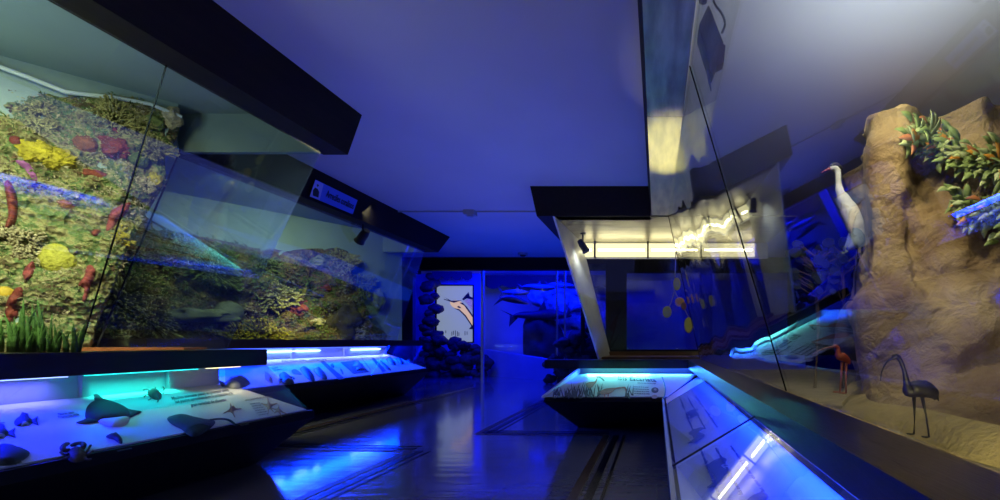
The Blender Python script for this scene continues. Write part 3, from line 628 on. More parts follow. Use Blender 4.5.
def reef_wall(name, pl, pix, amp, seed, m, label, thick=.05, parent=None):
    bm = B(); out = [pl.uv(*p) for p in pix]
    def fn(a, b, h):
        q = pl.w(a, b, 0)+Vector((seed, 0, 0)); d = noise.fractal(q*3.2, .75, 2.1, 6)*amp+abs(noise.noise(q*9))*amp*.35
        return pl.w(a, b, h+(d+.03 if h > 0 else 0))
    xs = [p[0] for p in out]
    pillow(bm, out, fn, thick, Rr=.12, step=(max(xs)-min(xs))/75, smooth_k=2, lift=.001)
    o = link(name, bm, m, None, True); c = sum((v.co for v in o.data.vertices), Vector())/len(o.data.vertices); relink_origin(o, c); tag(o, label, 'reef'); bpy.context.view_layer.update(); REEF[id(pl)] = o; return o
edge1 = [(-30, 92), (30, 95), (75, 97), (92, 95), (120, 98), (150, 103), (170, 112), (180, 120), (176, 140), (165, 155), (166, 178), (161, 190), (152, 205), (140, 225), (128, 250), (112, 290), (95, 330), (88, 352), (40, 356), (-30, 356)]
reef_wall('reef_wall', W1, edge1, .07, 2, reefm, 'tall encrusted reef wall of green and sandy growth in the near left case')
edge2 = [(60, 200), (120, 205), (170, 232), (215, 240), (250, 246), (290, 250), (325, 248), (345, 252), (352, 275), (362, 300), (372, 322), (386, 340), (300, 350), (150, 356), (60, 352)]
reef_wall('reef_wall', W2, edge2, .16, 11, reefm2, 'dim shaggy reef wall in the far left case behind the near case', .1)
def basis(pl): return pl.u, pl.v, pl.n
def bush(bm, c, r, pl, rnd, n=26, mi=0, th=.12, nb=2):
    u, v, nn = basis(pl)
    for i in range(n):
        a = rnd.uniform(0, 2*math.pi); e = rnd.uniform(.15, 1.0); d = (u*math.cos(a)*math.sqrt(1-e*e*.5)+v*math.sin(a)*math.sqrt(1-e*e*.5)+nn*e).normalized()
        l = r*rnd.uniform(.6, 1); s = Vector(c)+(u*math.cos(a)+v*math.sin(a))*r*rnd.uniform(0, .45)
        mid = s+d*l*.55; t = r*th
        tube(bm, [s, mid, mid+d*l*.15], [t*.7, t, t*.6], 5, mi=mi)
        for j in range(nb):
            d2 = (d+u*rnd.uniform(-.9, .9)+v*rnd.uniform(-.9, .9)).normalized()
            tube(bm, [mid, mid+d2*l*.4, mid+d2*l*.5], [t*.6, t*.9, t*.45], 5, mi=mi)
def knobs(bm, c, r, pl, rnd, n, th):
    u, v, nn = basis(pl)
    for i in range(n):
        a = rnd.uniform(0, 2*math.pi); k = math.sqrt(rnd.random()); e = math.sqrt(max(0, 1-k*k))
        lob = 1+.35*math.sin(a*3+n)
        d = (u*math.cos(a)*k+v*math.sin(a)*k+nn*(e+.25)).normalized()
        s = Vector(c)+(u*math.cos(a)+v*math.sin(a))*r*k*.8*lob+nn*r*.55*e*rnd.uniform(.4, 1); l = r*rnd.uniform(.16, .34); t = max(r*.045, .004)*(th/.09)**.5
        tube(bm, [s-d*l*.8, s+d*l*.5, s+d*l, s+d*l*1.15], [t*.7, t*.9, t*1.25, t*.5], 5)
def col_mat(name, c, sc_=30, var=.5): return mat(name, c, .75, var=var, vscale=sc_, bump=.5, bscale=60)
paly = col_mat('pale_yellow_green_coral', (.40, .40, .16)); cream_c = col_mat('cream_coral', (.50, .46, .28)); olive = col_mat('olive_coral', (.16, .22, .06))
red_c = col_mat('brick_red_sponge', (.20, .035, .02)); pink_c = col_mat('rose_red_sponge', (.27, .05, .05)); yel_c = col_mat('bright_yellow_coral', (.46, .40, .02)); org_c = col_mat('orange_brown_sponge', (.22, .08, .025))
drk_r = col_mat('dark_maroon_sponge', (.14, .02, .02)); green_c = col_mat('bright_green_weed', (.12, .30, .05)); brain_m = mat('yellow_green_brain_coral', (.42, .42, .05), .7, var=.35, vscale=40, bump=1, bscale=45)
dgreen = mat('dark_green_brain_coral', (.07, .12, .02), .7, var=.4, vscale=50, bump=1, bscale=60); greyc = col_mat('grey_green_leather_coral', (.22, .24, .15), 8)
# uncountable small growth
def growth(name, pl, pix, n, r, seed, mats, label, off=.07):
    rnd = random.Random(seed); out = [pl.uv(*p) for p in pix]; xs = [p[0] for p in out]; ys = [p[1] for p in out]; bm = B(); k = 0
    while k < n:
        a, b = rnd.uniform(min(xs), max(xs)), rnd.uniform(min(ys), max(ys))
        if not inside((a, b), out): continue
        q = pl.w(a, b, 0); f = noise.noise(q*2.6+Vector((seed*3, 0, 0)))
        k += 1
        if f < -.12: continue
        bush(bm, surf_uv(pl, a, b, -.008), r*rnd.uniform(.6, 1.3), pl, rnd, 5, int(abs(noise.noise(q*3.1))*2.6*len(mats)) % len(mats), .14, 1)
    o = link(name, bm, mats); tag(o, label, 'coral growth', kind='stuff'); return o
sand = col_mat('sandy_crust', (.36, .32, .19)); grn = col_mat('moss_green_crust', (.10, .17, .04)); brn = col_mat('brown_crust', (.16, .10, .05))
growth('coral_growth', W1, edge1, 3000, .021, 4, [cream_c, grn, paly, brn, olive, sand], 'fine mixed coral growth covering the near reef wall')
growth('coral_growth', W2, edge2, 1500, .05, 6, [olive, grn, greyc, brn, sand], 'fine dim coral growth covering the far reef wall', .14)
def wloc(pl, px, py, off=.0):
    o = REEF[id(pl)]; d = Vector((px-VX, F, VY-py)).normalized(); hit, loc, nor, _ = o.ray_cast(EYE-o.location, d)
    return (loc+o.location if hit else pl.at(px, py)+pl.n*.08)+pl.n*off
def coral_bush(px, py, r, m, label, pl=W1, n=60, seed=1, th=.11, name='branching_coral', sx=1):
    c = wloc(pl, px, py, -.01); rnd = random.Random(seed); bm = B(); knobs(bm, c, r, pl, rnd, int(n*2.6), th)
    o = link(name, bm, m); relink_origin(o, c); tag(o, label, 'coral'); return o
def coral_dome(px, py, rx, ry, m, label, pl=W1, name='brain_coral', depth=.6, lob=.12, seed=0, fold=0):
    c = wloc(pl, px, py, .0); u, v, nn = basis(pl); bm = B(); bmesh.ops.create_icosphere(bm, subdivisions=5, radius=1)
    for w_ in bm.verts:
        p = w_.co.copy(); k = 1+lob*noise.noise(p*1.6+Vector((seed, 0, 0)))+.03*noise.noise(p*9)+(fold*abs(noise.noise(p*5+Vector((0, seed, 0)))) if fold else 0)
        w_.co = c+(u*p.x*rx+v*p.y*ry+nn*p.z*min(rx, ry)*depth)*k*.85
    o = link(name, bm, m, None, True); relink_origin(o, c); tag(o, label, 'coral' if 'coral' in name else 'sponge'); return o
def patch(pix, m, label, pl=W1, name='encrusting_sponge', H=.05):
    bm = B(); pillow(bm, [pl.uv(*p) for p in pix], lambda a, b, h: surf_uv(pl, a, b, h+.02*noise.noise(pl.w(a, b, 0)*22)*(h > .01)), H*.7, base=-.01, lift=.012, smooth_k=3)
    o = link(name, bm, m, None, True); c = sum((w_.co for w_ in o.data.vertices), Vector())/len(o.data.vertices); relink_origin(o, c); tag(o, label, 'sponge'); return o
coral_bush(38, 112, .07, paly, 'pale yellow finger coral high on the left of the near reef', seed=1)
coral_bush(42, 128, .065, paly, 'pale yellow finger coral just above the bright yellow mound', seed=2)
coral_bush(112, 116, .11, paly, 'wide pale branching coral at the top middle of the near reef', n=110, seed=3, th=.07)
coral_bush(134, 122, .09, paly, 'pale branching coral at the top right beside the glass seam', n=90, seed=4, th=.08)
coral_bush(156, 148, .09, paly, 'pale branching coral on the right edge of the near reef', n=90, seed=5, th=.08)
coral_bush(146, 184, .06, cream_c, 'cream bushy coral between dark green dome and reef edge', n=60, seed=6, th=.09)
coral_bush(24, 238, .08, cream_c, 'cream staghorn coral on the lower left of the near reef', n=70, seed=7)
coral_bush(33, 254, .065, cream_c, 'cream staghorn coral left of the round yellow-green coral', n=50, seed=8)
coral_bush(120, 236, .06, yel_c, 'small yellow branching coral right of the rose sponge', n=40, seed=9)
coral_bush(6, 232, .05, cream_c, 'cream staghorn coral at the left frame edge', n=40, seed=10)
for i, (x, y, rx, ry) in enumerate([(38, 152, .075, .065), (54, 158, .085, .07)]):
    coral_dome(x, y, rx, ry, yel_c, ['bright yellow cauliflower coral mound, left half', 'bright yellow cauliflower coral mound, right half'][i], name='cauliflower_coral', lob=.3, seed=i, fold=.5)
coral_dome(86, 144, .06, .06, org_c, 'round pitted orange-brown sponge near the top of the reef', name='ball_sponge', fold=.2)
coral_dome(116, 148, .075, .065, red_c, 'ragged brick red sponge right of the orange ball sponge', name='ragged_sponge', lob=.6, seed=3, fold=.6)
coral_dome(116, 130, .025, .025, red_c, 'tiny brick red sponge between the pale branching corals', name='ball_sponge', lob=.4, seed=4)
coral_dome(16, 141, .032, .036, drk_r, 'small dark maroon sponge high at the left', name='ball_sponge', seed=5)
coral_dome(95, 174, .065, .035, red_c, 'flat red sponge under the orange ball sponge', name='flat_sponge', seed=6, lob=.4)
coral_dome(66, 204, .036, .036, org_c, 'small orange-brown sponge above the round brain coral', name='ball_sponge', seed=7, lob=.4)
coral_dome(60, 259, .098, .115, brain_m, 'round yellow-green brain coral, largest disc on the near reef', depth=.7, lob=.05)
coral_dome(140, 160, .062, .06, dgreen, 'dark green rounded coral by the glass seam', depth=.8, lob=.1)
coral_dome(155, 180, .035, .05, yel_c, 'small bright yellow coral at the right reef edge', name='cauliflower_coral', lob=.5, fold=.5, seed=9)
coral_dome(3, 292, .05, .04, mat('golden_coral', (.5, .36, .02), .7, var=.3), 'golden brain coral cut by the left frame edge', seed=12)
coral_dome(152, 122, .07, .06, olive, 'olive mound coral beneath the pipe at the reef corner', name='mound_coral', lob=.4, seed=14)
coral_dome(172, 118, .05, .08, cream_c, 'cream rocky knob at the top right corner of the reef', name='mound_coral', lob=.5, seed=15, fold=.4)
patch([(7, 187), (12, 184), (17, 192), (20, 205), (19, 220), (14, 232), (8, 230), (11, 218), (9, 200)], red_c, 'long curved red tube sponge at the far left', H=.06, name='tube_sponge')
patch([(80, 287), (86, 278), (88, 268), (93, 267), (97, 273), (95, 282), (92, 287), (88, 301), (84, 302), (86, 290)], pink_c, 'red star-shaped sponge on the lower right of the near reef', H=.03)
patch([(25, 272), (33, 263), (37, 266), (35, 276), (30, 281), (26, 280)], pink_c, 'rose red sponge left of the round brain coral', H=.04)
patch([(8, 308), (17, 290), (25, 289), (26, 297), (19, 305), (20, 316), (12, 323), (7, 318)], red_c, 'blotchy red sponge on the lower left of the near reef', H=.04)
patch([(23, 324), (33, 320), (33, 330), (27, 334)], drk_r, 'small maroon sponge above the green seagrass', H=.04)
patch([(108, 225), (112, 214), (121, 208), (131, 205), (128, 214), (120, 222), (113, 232), (107, 233)], pink_c, 'large rose red sponge near the glass seam', H=.04)
patch([(92, 234), (98, 232), (102, 234), (96, 239)], red_c, 'tiny red sponge left of the rose sponge', H=.03)
patch([(18, 165), (32, 168), (40, 182), (36, 184), (28, 174)], mat('violet_fan', (.25, .08, .25), .7), 'thin violet sea fan below the yellow mound', H=.02)
# far reef corals (seen through the panes)
coral_bush(264, 336, .22, yel_c, 'yellow frilly coral at the foot of the far reef', W2, 90, 21, .09)
coral_bush(244, 338, .20, yel_c, 'yellow frilly coral at the foot of the far reef beside the near case end', W2, 80, 22, .09)
coral_bush(278, 296, .22, paly, 'yellow-green leafy coral in the middle of the far reef', W2, 90, 23, .1)
coral_bush(262, 268, .20, olive, 'olive leafy coral high on the far reef', W2, 80, 24, .1)
coral_bush(215, 268, .25, olive, 'round olive coral seen through the near case end pane', W2, 120, 25, .06)
coral_bush(345, 262, .18, paly, 'pale leafy coral at the top right of the far reef', W2, 80, 26, .1)
coral_bush(360, 285, .18, olive, 'olive leafy coral on the right edge of the far reef', W2, 70, 27, .1)
coral_bush(120, 300, .30, paly, 'large pale fern-like coral at the foot of the reef behind the seam', W2, 140, 28, .05)
coral_bush(150, 318, .26, paly, 'pale fern-like coral at the bottom behind the end pane', W2, 120, 29, .05)
coral_bush(355, 334, .16, cream_c, 'pale frilly coral low at the right of the far reef', W2, 60, 30, .08)
coral_dome(325, 288, .09, .07, red_c, 'small red sponge in the middle of the far reef', W2, name='ball_sponge', lob=.5, seed=31)
coral_dome(298, 306, .12, .14, pink_c, 'dull rose sponge right of the yellow-green leafy coral', W2, name='ragged_sponge', lob=.6, seed=32)
coral_dome(303, 288, .07, .09, yel_c, 'small yellow-green sponge above the dull rose sponge', W2, name='ball_sponge', lob=.4, seed=33)
coral_dome(229, 312, .17, .15, greyc, 'round grey brain coral seen through the near case end pane', W2, depth=.7, lob=.05)
coral_dome(200, 315, .35, .10, greyc, 'flat grey plate coral beside the round grey brain coral', W2, name='plate_coral', lob=.6, seed=34)
coral_dome(345, 322, .22, .32, mat('dark_brown_coral', (.06, .05, .03), .8, var=.5, bump=.6), 'large dark lump of coral at the lower right of the far reef', W2, name='mound_coral', lob=.5, seed=36)
coral_dome(320, 262, .12, .08, greyc, 'grey leathery coral under the pale top wall', W2, name='leather_coral', lob=.6, seed=37)
coral_dome(376, 300, .12, .20, olive, 'olive lump at the right end of the far reef', W2, name='mound_coral', lob=.5, seed=38)
coral_dome(318, 322, .10, .07, cream_c, 'pale shell-like coral near the foot of the far reef', W2, name='plate_coral', lob=.6, seed=39)
# seagrass
def grass(name, x, y, n, h, seed, label):
    rnd = random.Random(seed); bm = B(); c = P(x, y, 2.18); c.z = .80
    for i in range(n):
        s = c+Vector((rnd.uniform(-.05, .05), rnd.uniform(-.03, .03), 0)); d = rnd.uniform(-.5, .5); hh = h*rnd.uniform(.5, 1); wd = rnd.uniform(.006, .011)
        pts = [s+Vector((d*hh*t*t*.8, 0, hh*t)) for t in (0, .35, .7, 1)]
        tube(bm, pts, [wd*.7, wd, wd*.7, wd*.1], 5)
    o = link(name, bm, green_c, None, True); relink_origin(o, c); tag(o, label, 'plant'); return o
for i, (x, y, n, h, l) in enumerate([(8, 350, 9, .17, 'bright green seagrass tuft at the left frame edge'), (23, 350, 10, .26, 'tall green seagrass tuft, second from the left frame edge'), (33, 350, 9, .26, 'tallest green seagrass tuft at the foot of the near reef'), (45, 350, 7, .16, 'short green seagrass tuft right of the tallest tuft'), (60, 350, 6, .12, 'small seagrass tuft in the middle of the ledge'), (73, 350, 6, .15, 'last seagrass tuft before the glass seam')]):
    grass('seagrass_tuft', x, y, n, h, i, l)

# ------------------------------------------------------------ ANIMAL MODELS ON THE NEAR BOARD
def cz(L, x0, y0, s): return [(x0+a/s, y0+b/s) for a, b in L]
dk = mat('dark_slate_model', (.012, .018, .025), .7, spec=.2, var=.4, vscale=8); dk2 = mat('brown_grey_model', (.07, .06, .05), .7, spec=.2, var=.5, vscale=20, bump=.4)
pale_f = mat('pale_belly', (.55, .58, .6), .5); sandm = mat('sandy_starfish', (.52, .36, .22), .8, bump=.6, bscale=120, var=.3, vscale=30); ochre = mat('ochre_starfish', (.30, .17, .07), .8, bump=.5, bscale=120)
def model(name, pix, H, m, label, cat, pl=LP1, Rr=None, k=3):
    o = on_plane(name, pix, pl, H, m, None, smooth_k=k, Rr=Rr, lift=.004, base=.001); tag(o, label, cat); return o
def sub(name, pix, H, m, parent, pl=LP1, base=.002, k=3): return on_plane(name, pix, pl, H, m, parent, smooth_k=k, lift=.003, base=base)
mt = model('manta_ray_model', [(86, 419), (85.5, 412), (88, 406), (93, 402), (99, 400), (107, 401), (118, 404), (127, 409), (131, 414), (129, 418), (120, 419.5), (108, 421), (96, 422)], .022, dk, 'large dark blue ray model with spread fins and pale belly on the near board', 'ray model')
sub('fin', [(95, 402), (93.5, 394), (97, 394.5), (104, 400), (110, 404), (100, 406)], .006, dk, mt)
sub('fin', [(90, 418), (82, 421), (76, 423.5), (84, 424.5), (92, 423.5), (98, 422)], .006, dk, mt)
sub('fin', [(126, 410), (134, 411), (141.5, 412.5), (135, 415.5), (129, 418)], .006, dk, mt)
sub('belly', [(98, 421.5), (110, 420), (128, 418), (128, 423), (121, 426.5), (110, 427), (103, 425)], .015, pale_f, mt)['label'] = 'pale belly'
def little_fish(x, y, s, label, m=dk, flip=1, tilt=0):
    def T(L): return [(x+flip*a*s, y+(b+tilt*a)*s) for a, b in L]
    o = model('fish_model', T([(-11, 1), (-8, -3), (-2, -6), (4, -4), (7, -.5), (3, 3), (-4, 4.5), (-9, 4)]), .016*s, m, label, 'fish model')
    sub('tail_fin', T([(6, -1), (13, -5), (12, 0), (13.5, 4), (6, 1)]), .003, m, o, k=1)
    sub('dorsal_fin', T([(-6, -4), (-3, -9), (3, -7.5), (4, -3.5)]), .003, m, o, k=1)
    sub('belly', T([(-8, 2), (2, 2), (4, 3), (-4, 4.6)]), .012, pale_f, o, k=1); return o
little_fish(25, 422, 1.0, 'small striped fish model at the left of the near board')
little_fish(1, 434, 1.1, 'striped fish model cut by the left frame edge above the large flat one')
tf = model('triggerfish_model', [(-12, 452), (-2, 447), (8, 446), (18, 448), (26, 451), (29.5, 454.5), (24, 460), (14, 465), (2, 466), (-12, 465)], .018, dk, 'large dark pointed fish model at the lower left corner of the near board', 'fish model')
sub('stripe', [(15.5, 453), (17, 453), (22, 462), (20.5, 462)], .035, pale_f, tf, k=1)
# crab
cr = model('crab_model', [(66, 455), (70, 450.5), (76, 449), (83, 451), (87, 456), (84, 461), (76, 463), (69, 461)], .022, dk2, 'pale spidery crab model with raised claws near the front edge of the board', 'crab model')
def limbs(name, L, parent, m, r, pl=LP1):
    for pts in L:
        bm = B(); tube(bm, [pl.at(*p)+pl.n*.012 for p in catmull([Vector(q) for q in pts], 4, False)], r, 6); link(name, bm, m, parent, True)
limbs('claw', [[(69, 453), (63, 453), (62.5, 449), (67, 446.5)], [(82, 451), (83, 447), (78, 446), (72, 448)]], cr, dk2, .008)
limbs('leg', [[(68, 457), (63, 457.5), (60, 455)], [(68, 460), (64, 462), (62, 462)], [(86, 455), (89, 450), (90, 448)], [(87, 458), (91, 455), (92, 454)], [(84, 461), (88, 463), (90, 462)]], cr, dk2, .004)
se = model('shell_model', [(106, 437), (111, 436), (115, 434), (119, 436), (122, 440), (122, 444), (118, 443), (114, 440), (109, 439)], .018, dk, 'small dark shell model below the large ray on the near board', 'shell model')
# stingray
sr = model('stingray_model', [(167, 419), (174, 416), (184, 415), (192, 417), (205, 420), (215, 422), (212, 427), (204, 433), (196, 437), (189, 436), (182, 430), (172, 425)], .016, mat('dark_teal_ray', (.015, .035, .035), .7, spec=.2, var=.3), 'dark stingray model with long curving tail on the near board', 'ray model')
limbs('tail', [[(210, 422), (220, 421), (229, 422.5), (236, 428)]], sr, mat('dark_teal_ray', (.05, .09, .09)), .006)
# shrimp / lobster
lb = model('lobster_model', [(147, 393), (151, 390.5), (157, 391), (161, 394), (161, 399), (156, 400), (151, 398)], .025, dk2, 'bristly brown lobster model below the cyan light on the near board', 'lobster model')
limbs('leg', [[(150, 393), (146, 391), (143, 392)], [(152, 398), (150, 401), (148, 402)], [(157, 399), (158, 402), (157, 404)], [(160, 394), (164, 391), (162, 388)], [(155, 391), (155, 388), (152, 386.5)], [(148, 396), (145, 397), (144, 399)]], lb, dk2, .003)
# grunt fish
gf = model('fish_model', [(224, 385), (229, 380), (238, 378.5), (246, 380), (250.5, 383.5), (247, 386.5), (238, 389), (230, 388.5)], .045, mat('pale_olive_fish', (.62, .64, .55), .5, var=.5, vscale=14), 'plump pale fish model with forked tail at the top right of the near board', 'fish model')
sub('tail_fin', [(226, 384), (217, 380), (220, 384), (222, 387), (228, 386)], .004, dk2, gf, k=1); sub('dorsal_fin', [(232, 380), (230, 377.5), (238, 377), (241, 379.5)], .005, dk2, gf, k=1)
sub('eye', [(244.5, 382), (246, 382), (246, 383.4), (244.5, 383.4)], .045, black, gf, k=1)
def star(name, cx, cy, arms, m, label, H):
    L = []; n = len(arms)
    for i, (dx, dy) in enumerate(arms):
        a = (dx, dy); b = arms[(i+1) % n]
        L.append((cx+dx, cy+dy)); L.append((cx+(a[0]+b[0])*.17, cy+(a[1]+b[1])*.17))
    return model(name, L, H, m, label, 'starfish', k=3, Rr=.03)
star('starfish', 231, 410, [(-1, -7), (10.5, -1), (4, 8), (-8, 4)], ochre, 'ochre fan-shaped starfish beside the stingray tail', .03)
star('starfish', 268.5, 406.5, [(-1, -10), (9, -3), (5, 6), (-.5, 9), (-8, -3)], sandm, 'pale sandy starfish, left of the overlapping pair', .02)
star('starfish', 278, 410.5, [(1, -5), (9, 4), (4, 7), (-4, 3), (-8, -2)], sandm, 'pale sandy starfish, right of the overlapping pair', .02)
# lettering on the board
def tx(s, a, b, c, m=inkm, parent=board1, pl=LP1, name='lettering', h=.001): return text_on(name, s, m, pl.at(*a)+pl.n*.002, pl.at(*b)+pl.n*.002, pl.at(*c)+pl.n*.002, parent=parent, h=h)
tx('Muchos animales pasan su juventud entre', (172, 400.2), (229, 391.2), (171, 397.2))
tx('los pastos aproximándose la protección y la', (175.5, 403.6), (233, 394.4), (174.5, 400.6))
tx('gran variedad de alimento', (191, 407.2), (226.5, 401), (190, 404.2))
tx('Tiburón Gato', (58, 416), (74, 413.6), (57.4, 414)); tx('Tropicaranx sinba', (58, 419), (79, 415.6), (57.4, 417))
tx('Tamboril', (117, 449.5), (127, 447.4), (116.6, 448)); tx('Lutjanus apodus', (117.5, 452.5), (132, 449.4), (117, 451))
tx('Caracol', (251.5, 389.8), (254, 389.4), (251, 388.4)); tx('Strombus', (252, 391.8), (257, 391.2), (251.6, 390.6))
tx('ACTUACIONES DE LA COSTA', (245, 401.6), (271, 397), (244.6, 400.2))
tx('Tortuga', (10, 463), (20, 461), (9, 461.5)) if False else None
for i in range(6):
    tx('el arrecife es hogar', (250+i*1.7, 405+i*2.2), (260+i*1.7, 403.4+i*2.2), (249.7+i*1.7, 404+i*2.2), ink2)
tx('raya', (205.5, 429.5), (209.5, 428.8), (205, 428)); tx('Estrella', (240.5, 426.8), (249, 425), (240.2, 425.4))
tx('Mojarra', (0, 424.5), (5, 423.8), (-.5, 423)); tx('Cangrejo', (9, 466.5), (22, 463.5), (8.6, 464.8))
# ------------------------------------------------------------ FAR BOARD PRINTS AND SPECIMENS
dkb = mat('dark_specimen', (.02, .03, .05), .5, var=.4); pr = mat('dark_print_field', (.03, .05, .12), .6)
def c265(L): return [(265+a/10, 345+b/10) for a, b in L]
def c340(L): return [(340+a/10, 340+b/10) for a, b in L]
def m2(name, pix, H, m, label, cat, k=3): return model(name, pix, H, m, label, cat, pl=LP2, k=k)
tx('FAUNA DEL ARRECIFE', c265([(170, 175)])[0], c265([(620, 155)])[0], c265([(165, 155)])[0], pl=LP2, parent=board2)
tx('Coral', c265([(70, 240)])[0], c265([(130, 232)])[0], c265([(65, 225)])[0], pl=LP2, parent=board2)
tx('Acropora', c265([(85, 258)])[0], c265([(165, 246)])[0], c265([(80, 245)])[0], pl=LP2, parent=board2)
m2('seahorse_model', c265([(0, 270), (40, 290), (70, 330), (75, 385), (50, 380), (10, 350), (0, 340)]), .03, dkb, 'dark flat model at the near end of the far blue board', 'sea animal model')
cb = m2('crab_model', c265([(140, 300), (165, 285), (215, 295), (260, 330), (290, 385), (250, 390), (190, 395), (155, 345)]), .05, dkb, 'dark crab model on the far blue board', 'crab model')
limbs('leg', [c265([(160, 350), (140, 360), (150, 385)]), c265([(250, 330), (280, 335), (285, 350)])], cb, dkb, .008, LP2)
pc = m2('picture_card', c265([(245, 250), (345, 245), (430, 370), (330, 380)]), .0, mat('pale_card', (.6, .65, .7), .6), 'pale picture card with dark fish on the far blue board', 'card', k=1)
on_plane('fish_print', c265([(262, 262), (300, 248), (345, 275), (365, 305), (325, 300), (285, 295)]), LP2, 0, dkb, pc, base=.006)
m2('turtle_shell', c265([(345, 240), (375, 222), (420, 235), (465, 275), (495, 330), (490, 365), (455, 360), (400, 320), (365, 275)]), .06, dkb, 'dark oval shell, larger of two on the far blue board', 'shell')
m2('fan_shell', c265([(485, 245), (520, 232), (570, 255), (610, 300), (620, 340), (580, 345), (530, 310), (500, 280)]), .05, mat('slate_specimen', (.05, .07, .1), .5, var=.4), 'ribbed fan shell right of the larger oval shell', 'shell')
m2('long_print_panel', [(320.5, 362), (324, 361.5), (345, 379), (339, 380)], 0, pr, 'long narrow dark picture strip on the far blue board', 'picture strip', k=1)
m2('shrimp_model', c265([(655, 205), (670, 190), (690, 215), (680, 230)]), .03, dkb, 'small dark shrimp model right of the long picture strip', 'shrimp model')
m2('shell_model', c265([(750, 245), (765, 245), (785, 285), (775, 292)]), .03, dkb, 'small narrow shell model before the square dark picture', 'shell model')
sq = m2('dark_picture', c340([(5, 225), (180, 205), (290, 320), (135, 340)]), 0, pr, 'square dark picture with starfish on the far blue board', 'picture', k=1)
on_plane('starfish_print', c340([(150, 225), (170, 212), (185, 235), (225, 240), (235, 270), (270, 320), (210, 300), (165, 310), (160, 280), (120, 265), (140, 250)]), LP2, .02, mat('violet_specimen', (.08, .08, .25), .5), sq, base=.006)
on_plane('leaf_print', c340([(85, 262), (100, 258), (115, 290), (100, 300), (90, 280)]), LP2, .0, dkb, sq, base=.006)
m2('long_print_panel', c340([(315, 185), (340, 180), (460, 310), (425, 322)]), 0, pr, 'second narrow dark picture strip toward the far end of the board', 'picture strip', k=1)
m2('bivalve_shell', c340([(460, 190), (485, 180), (520, 195), (550, 225), (555, 255), (525, 250), (485, 225)]), .04, dkb, 'oval dark shell near the far end of the board', 'shell')
m2('bivalve_shell', c340([(555, 190), (580, 185), (620, 210), (635, 235), (620, 245), (585, 225)]), .04, dkb, 'smaller oval dark shell, last but one at the far end', 'shell')
m2('bivalve_shell', c340([(665, 205), (690, 200), (715, 215), (710, 232), (685, 225)]), .03, dkb, 'smallest dark shell at the far end of the board', 'shell')
m2('lobster_model', c340([(390, 215), (410, 210), (500, 285), (510, 305), (480, 300), (430, 260)]), .03, dkb, 'slim dark lobster model beside the second picture strip', 'lobster model')
tx('moluscos y crustáceos del mar', c340([(205, 172)])[0], c340([(300, 300)])[0], c340([(215, 170)])[0], ink2, pl=LP2, parent=board2)
# ------------------------------------------------------------ IBIS BOARD
PR4 = Plane(LP4.o, LP4.u, LP4.v); PR4.o = LP4.o+LP4.n*.008
if PR4.n.z < 0: PR4.n = -PR4.n
salmon = mat('salmon_print', (.60, .13, .07), .6, var=.4, vscale=20); reed = mat('dark_reed_print', (.02, .035, .03), .6)
def c545(L): return [(545+a/11.765, 365+b/11.765) for a, b in L]
def c610(L): return [(610+a/14.28, 365+b/14.28) for a, b in L]
on_plane('ibis_print', c545([(480, 225), (520, 205), (570, 200), (592, 190), (605, 160), (612, 132), (630, 126), (650, 138), (640, 150), (620, 152), (612, 185), (600, 210), (570, 245), (535, 275), (500, 270)]), PR4, 0, salmon, board4)['label'] = 'printed salmon ibis with raised neck'
on_plane('bill_print', c545([(640, 134), (670, 150), (698, 180), (692, 188), (665, 165), (638, 148)]), PR4, 0, reed, board4)
on_plane('ibis_print', c545([(612, 335), (640, 315), (700, 285), (760, 275), (830, 270), (880, 262), (935, 258), (955, 275), (965, 320), (960, 350), (950, 330), (942, 290), (925, 275), (880, 280), (830, 290), (790, 320), (740, 345), (680, 350)]), PR4, 0, salmon, board4)['label'] = 'printed salmon ibis with lowered bill'
for a in ((697, 700), (740, 735)): on_plane('leg_print', c545([(a[0], 345), (a[0]+10, 345), (a[1]+10, 390), (a[1], 390)]), PR4, 0, salmon, board4, smooth_k=1)
rnd = random.Random(3)
for x, y, n, h, sp, seed, lab in ((565, 394, 34, 10, 13, 1, 'dark reed print at the left'), (586, 395, 34, 14, 14, 2, 'dark reed print between the ibises'), (628, 396, 10, 10, 5, 3, 'dark reed print at the right')):
    bm = B(); rn = random.Random(seed)
    for i in range(n):
        a = x+rn.uniform(-sp, sp); d = rn.uniform(-4, 5); hh = h*rn.uniform(.5, 1.1); b0 = 395+rn.uniform(-1, 4)
        q = [PR4.at(*p) for p in ((a-.6, b0), (a+.6, b0), (a+d*.5+.35, b0-hh*.6), (a+d, b0-hh), (a+d*.5-.35, b0-hh*.6))]; prism(bm, q, [p+PR4.n*.002*(1+rn.random()) for p in q])
    link('reed_print', bm, reed, board4)['label'] = lab
text_on('title_lettering', 'Ibis Escarlata', inkm, PR4.at(617.6, 380), PR4.at(656.8, 382), PR4.at(618.2, 376.6), parent=board4)
text_on('lettering', 'Eudocimus ruber, el ave del manglar', ink2, PR4.at(637.5, 383.5), PR4.at(656, 384.1), PR4.at(637.7, 382.5), parent=board4)
for i in range(4): text_on('lettering', 'ave zancuda de las costas', ink2, PR4.at(633+i*.4, 387.3+i*2.2), PR4.at(648.5+i*.4, 387.9+i*2.2), PR4.at(633.1+i*.4, 386.2+i*2.2), parent=board4)
def circ(cx, cy, rx, ry, n=16): return [(cx+rx*math.cos(2*math.pi*i/n), cy+ry*math.sin(2*math.pi*i/n)) for i in range(n)]
on_plane('emblem', circ(655, 390.3, 3.7, 2.7), PR4, 0, reed, board4, smooth_k=1); on_plane('emblem_centre', circ(655.3, 390.2, 1.3, 1.2), PR4, 0, mat('tan_print', (.4, .3, .2), .6), board4, base=.005, smooth_k=1)
on_plane('emblem', circ(654.5, 397, 3, 1.8), PR4, 0, mat('tan_print', (.4, .3, .2)), board4, smooth_k=1)
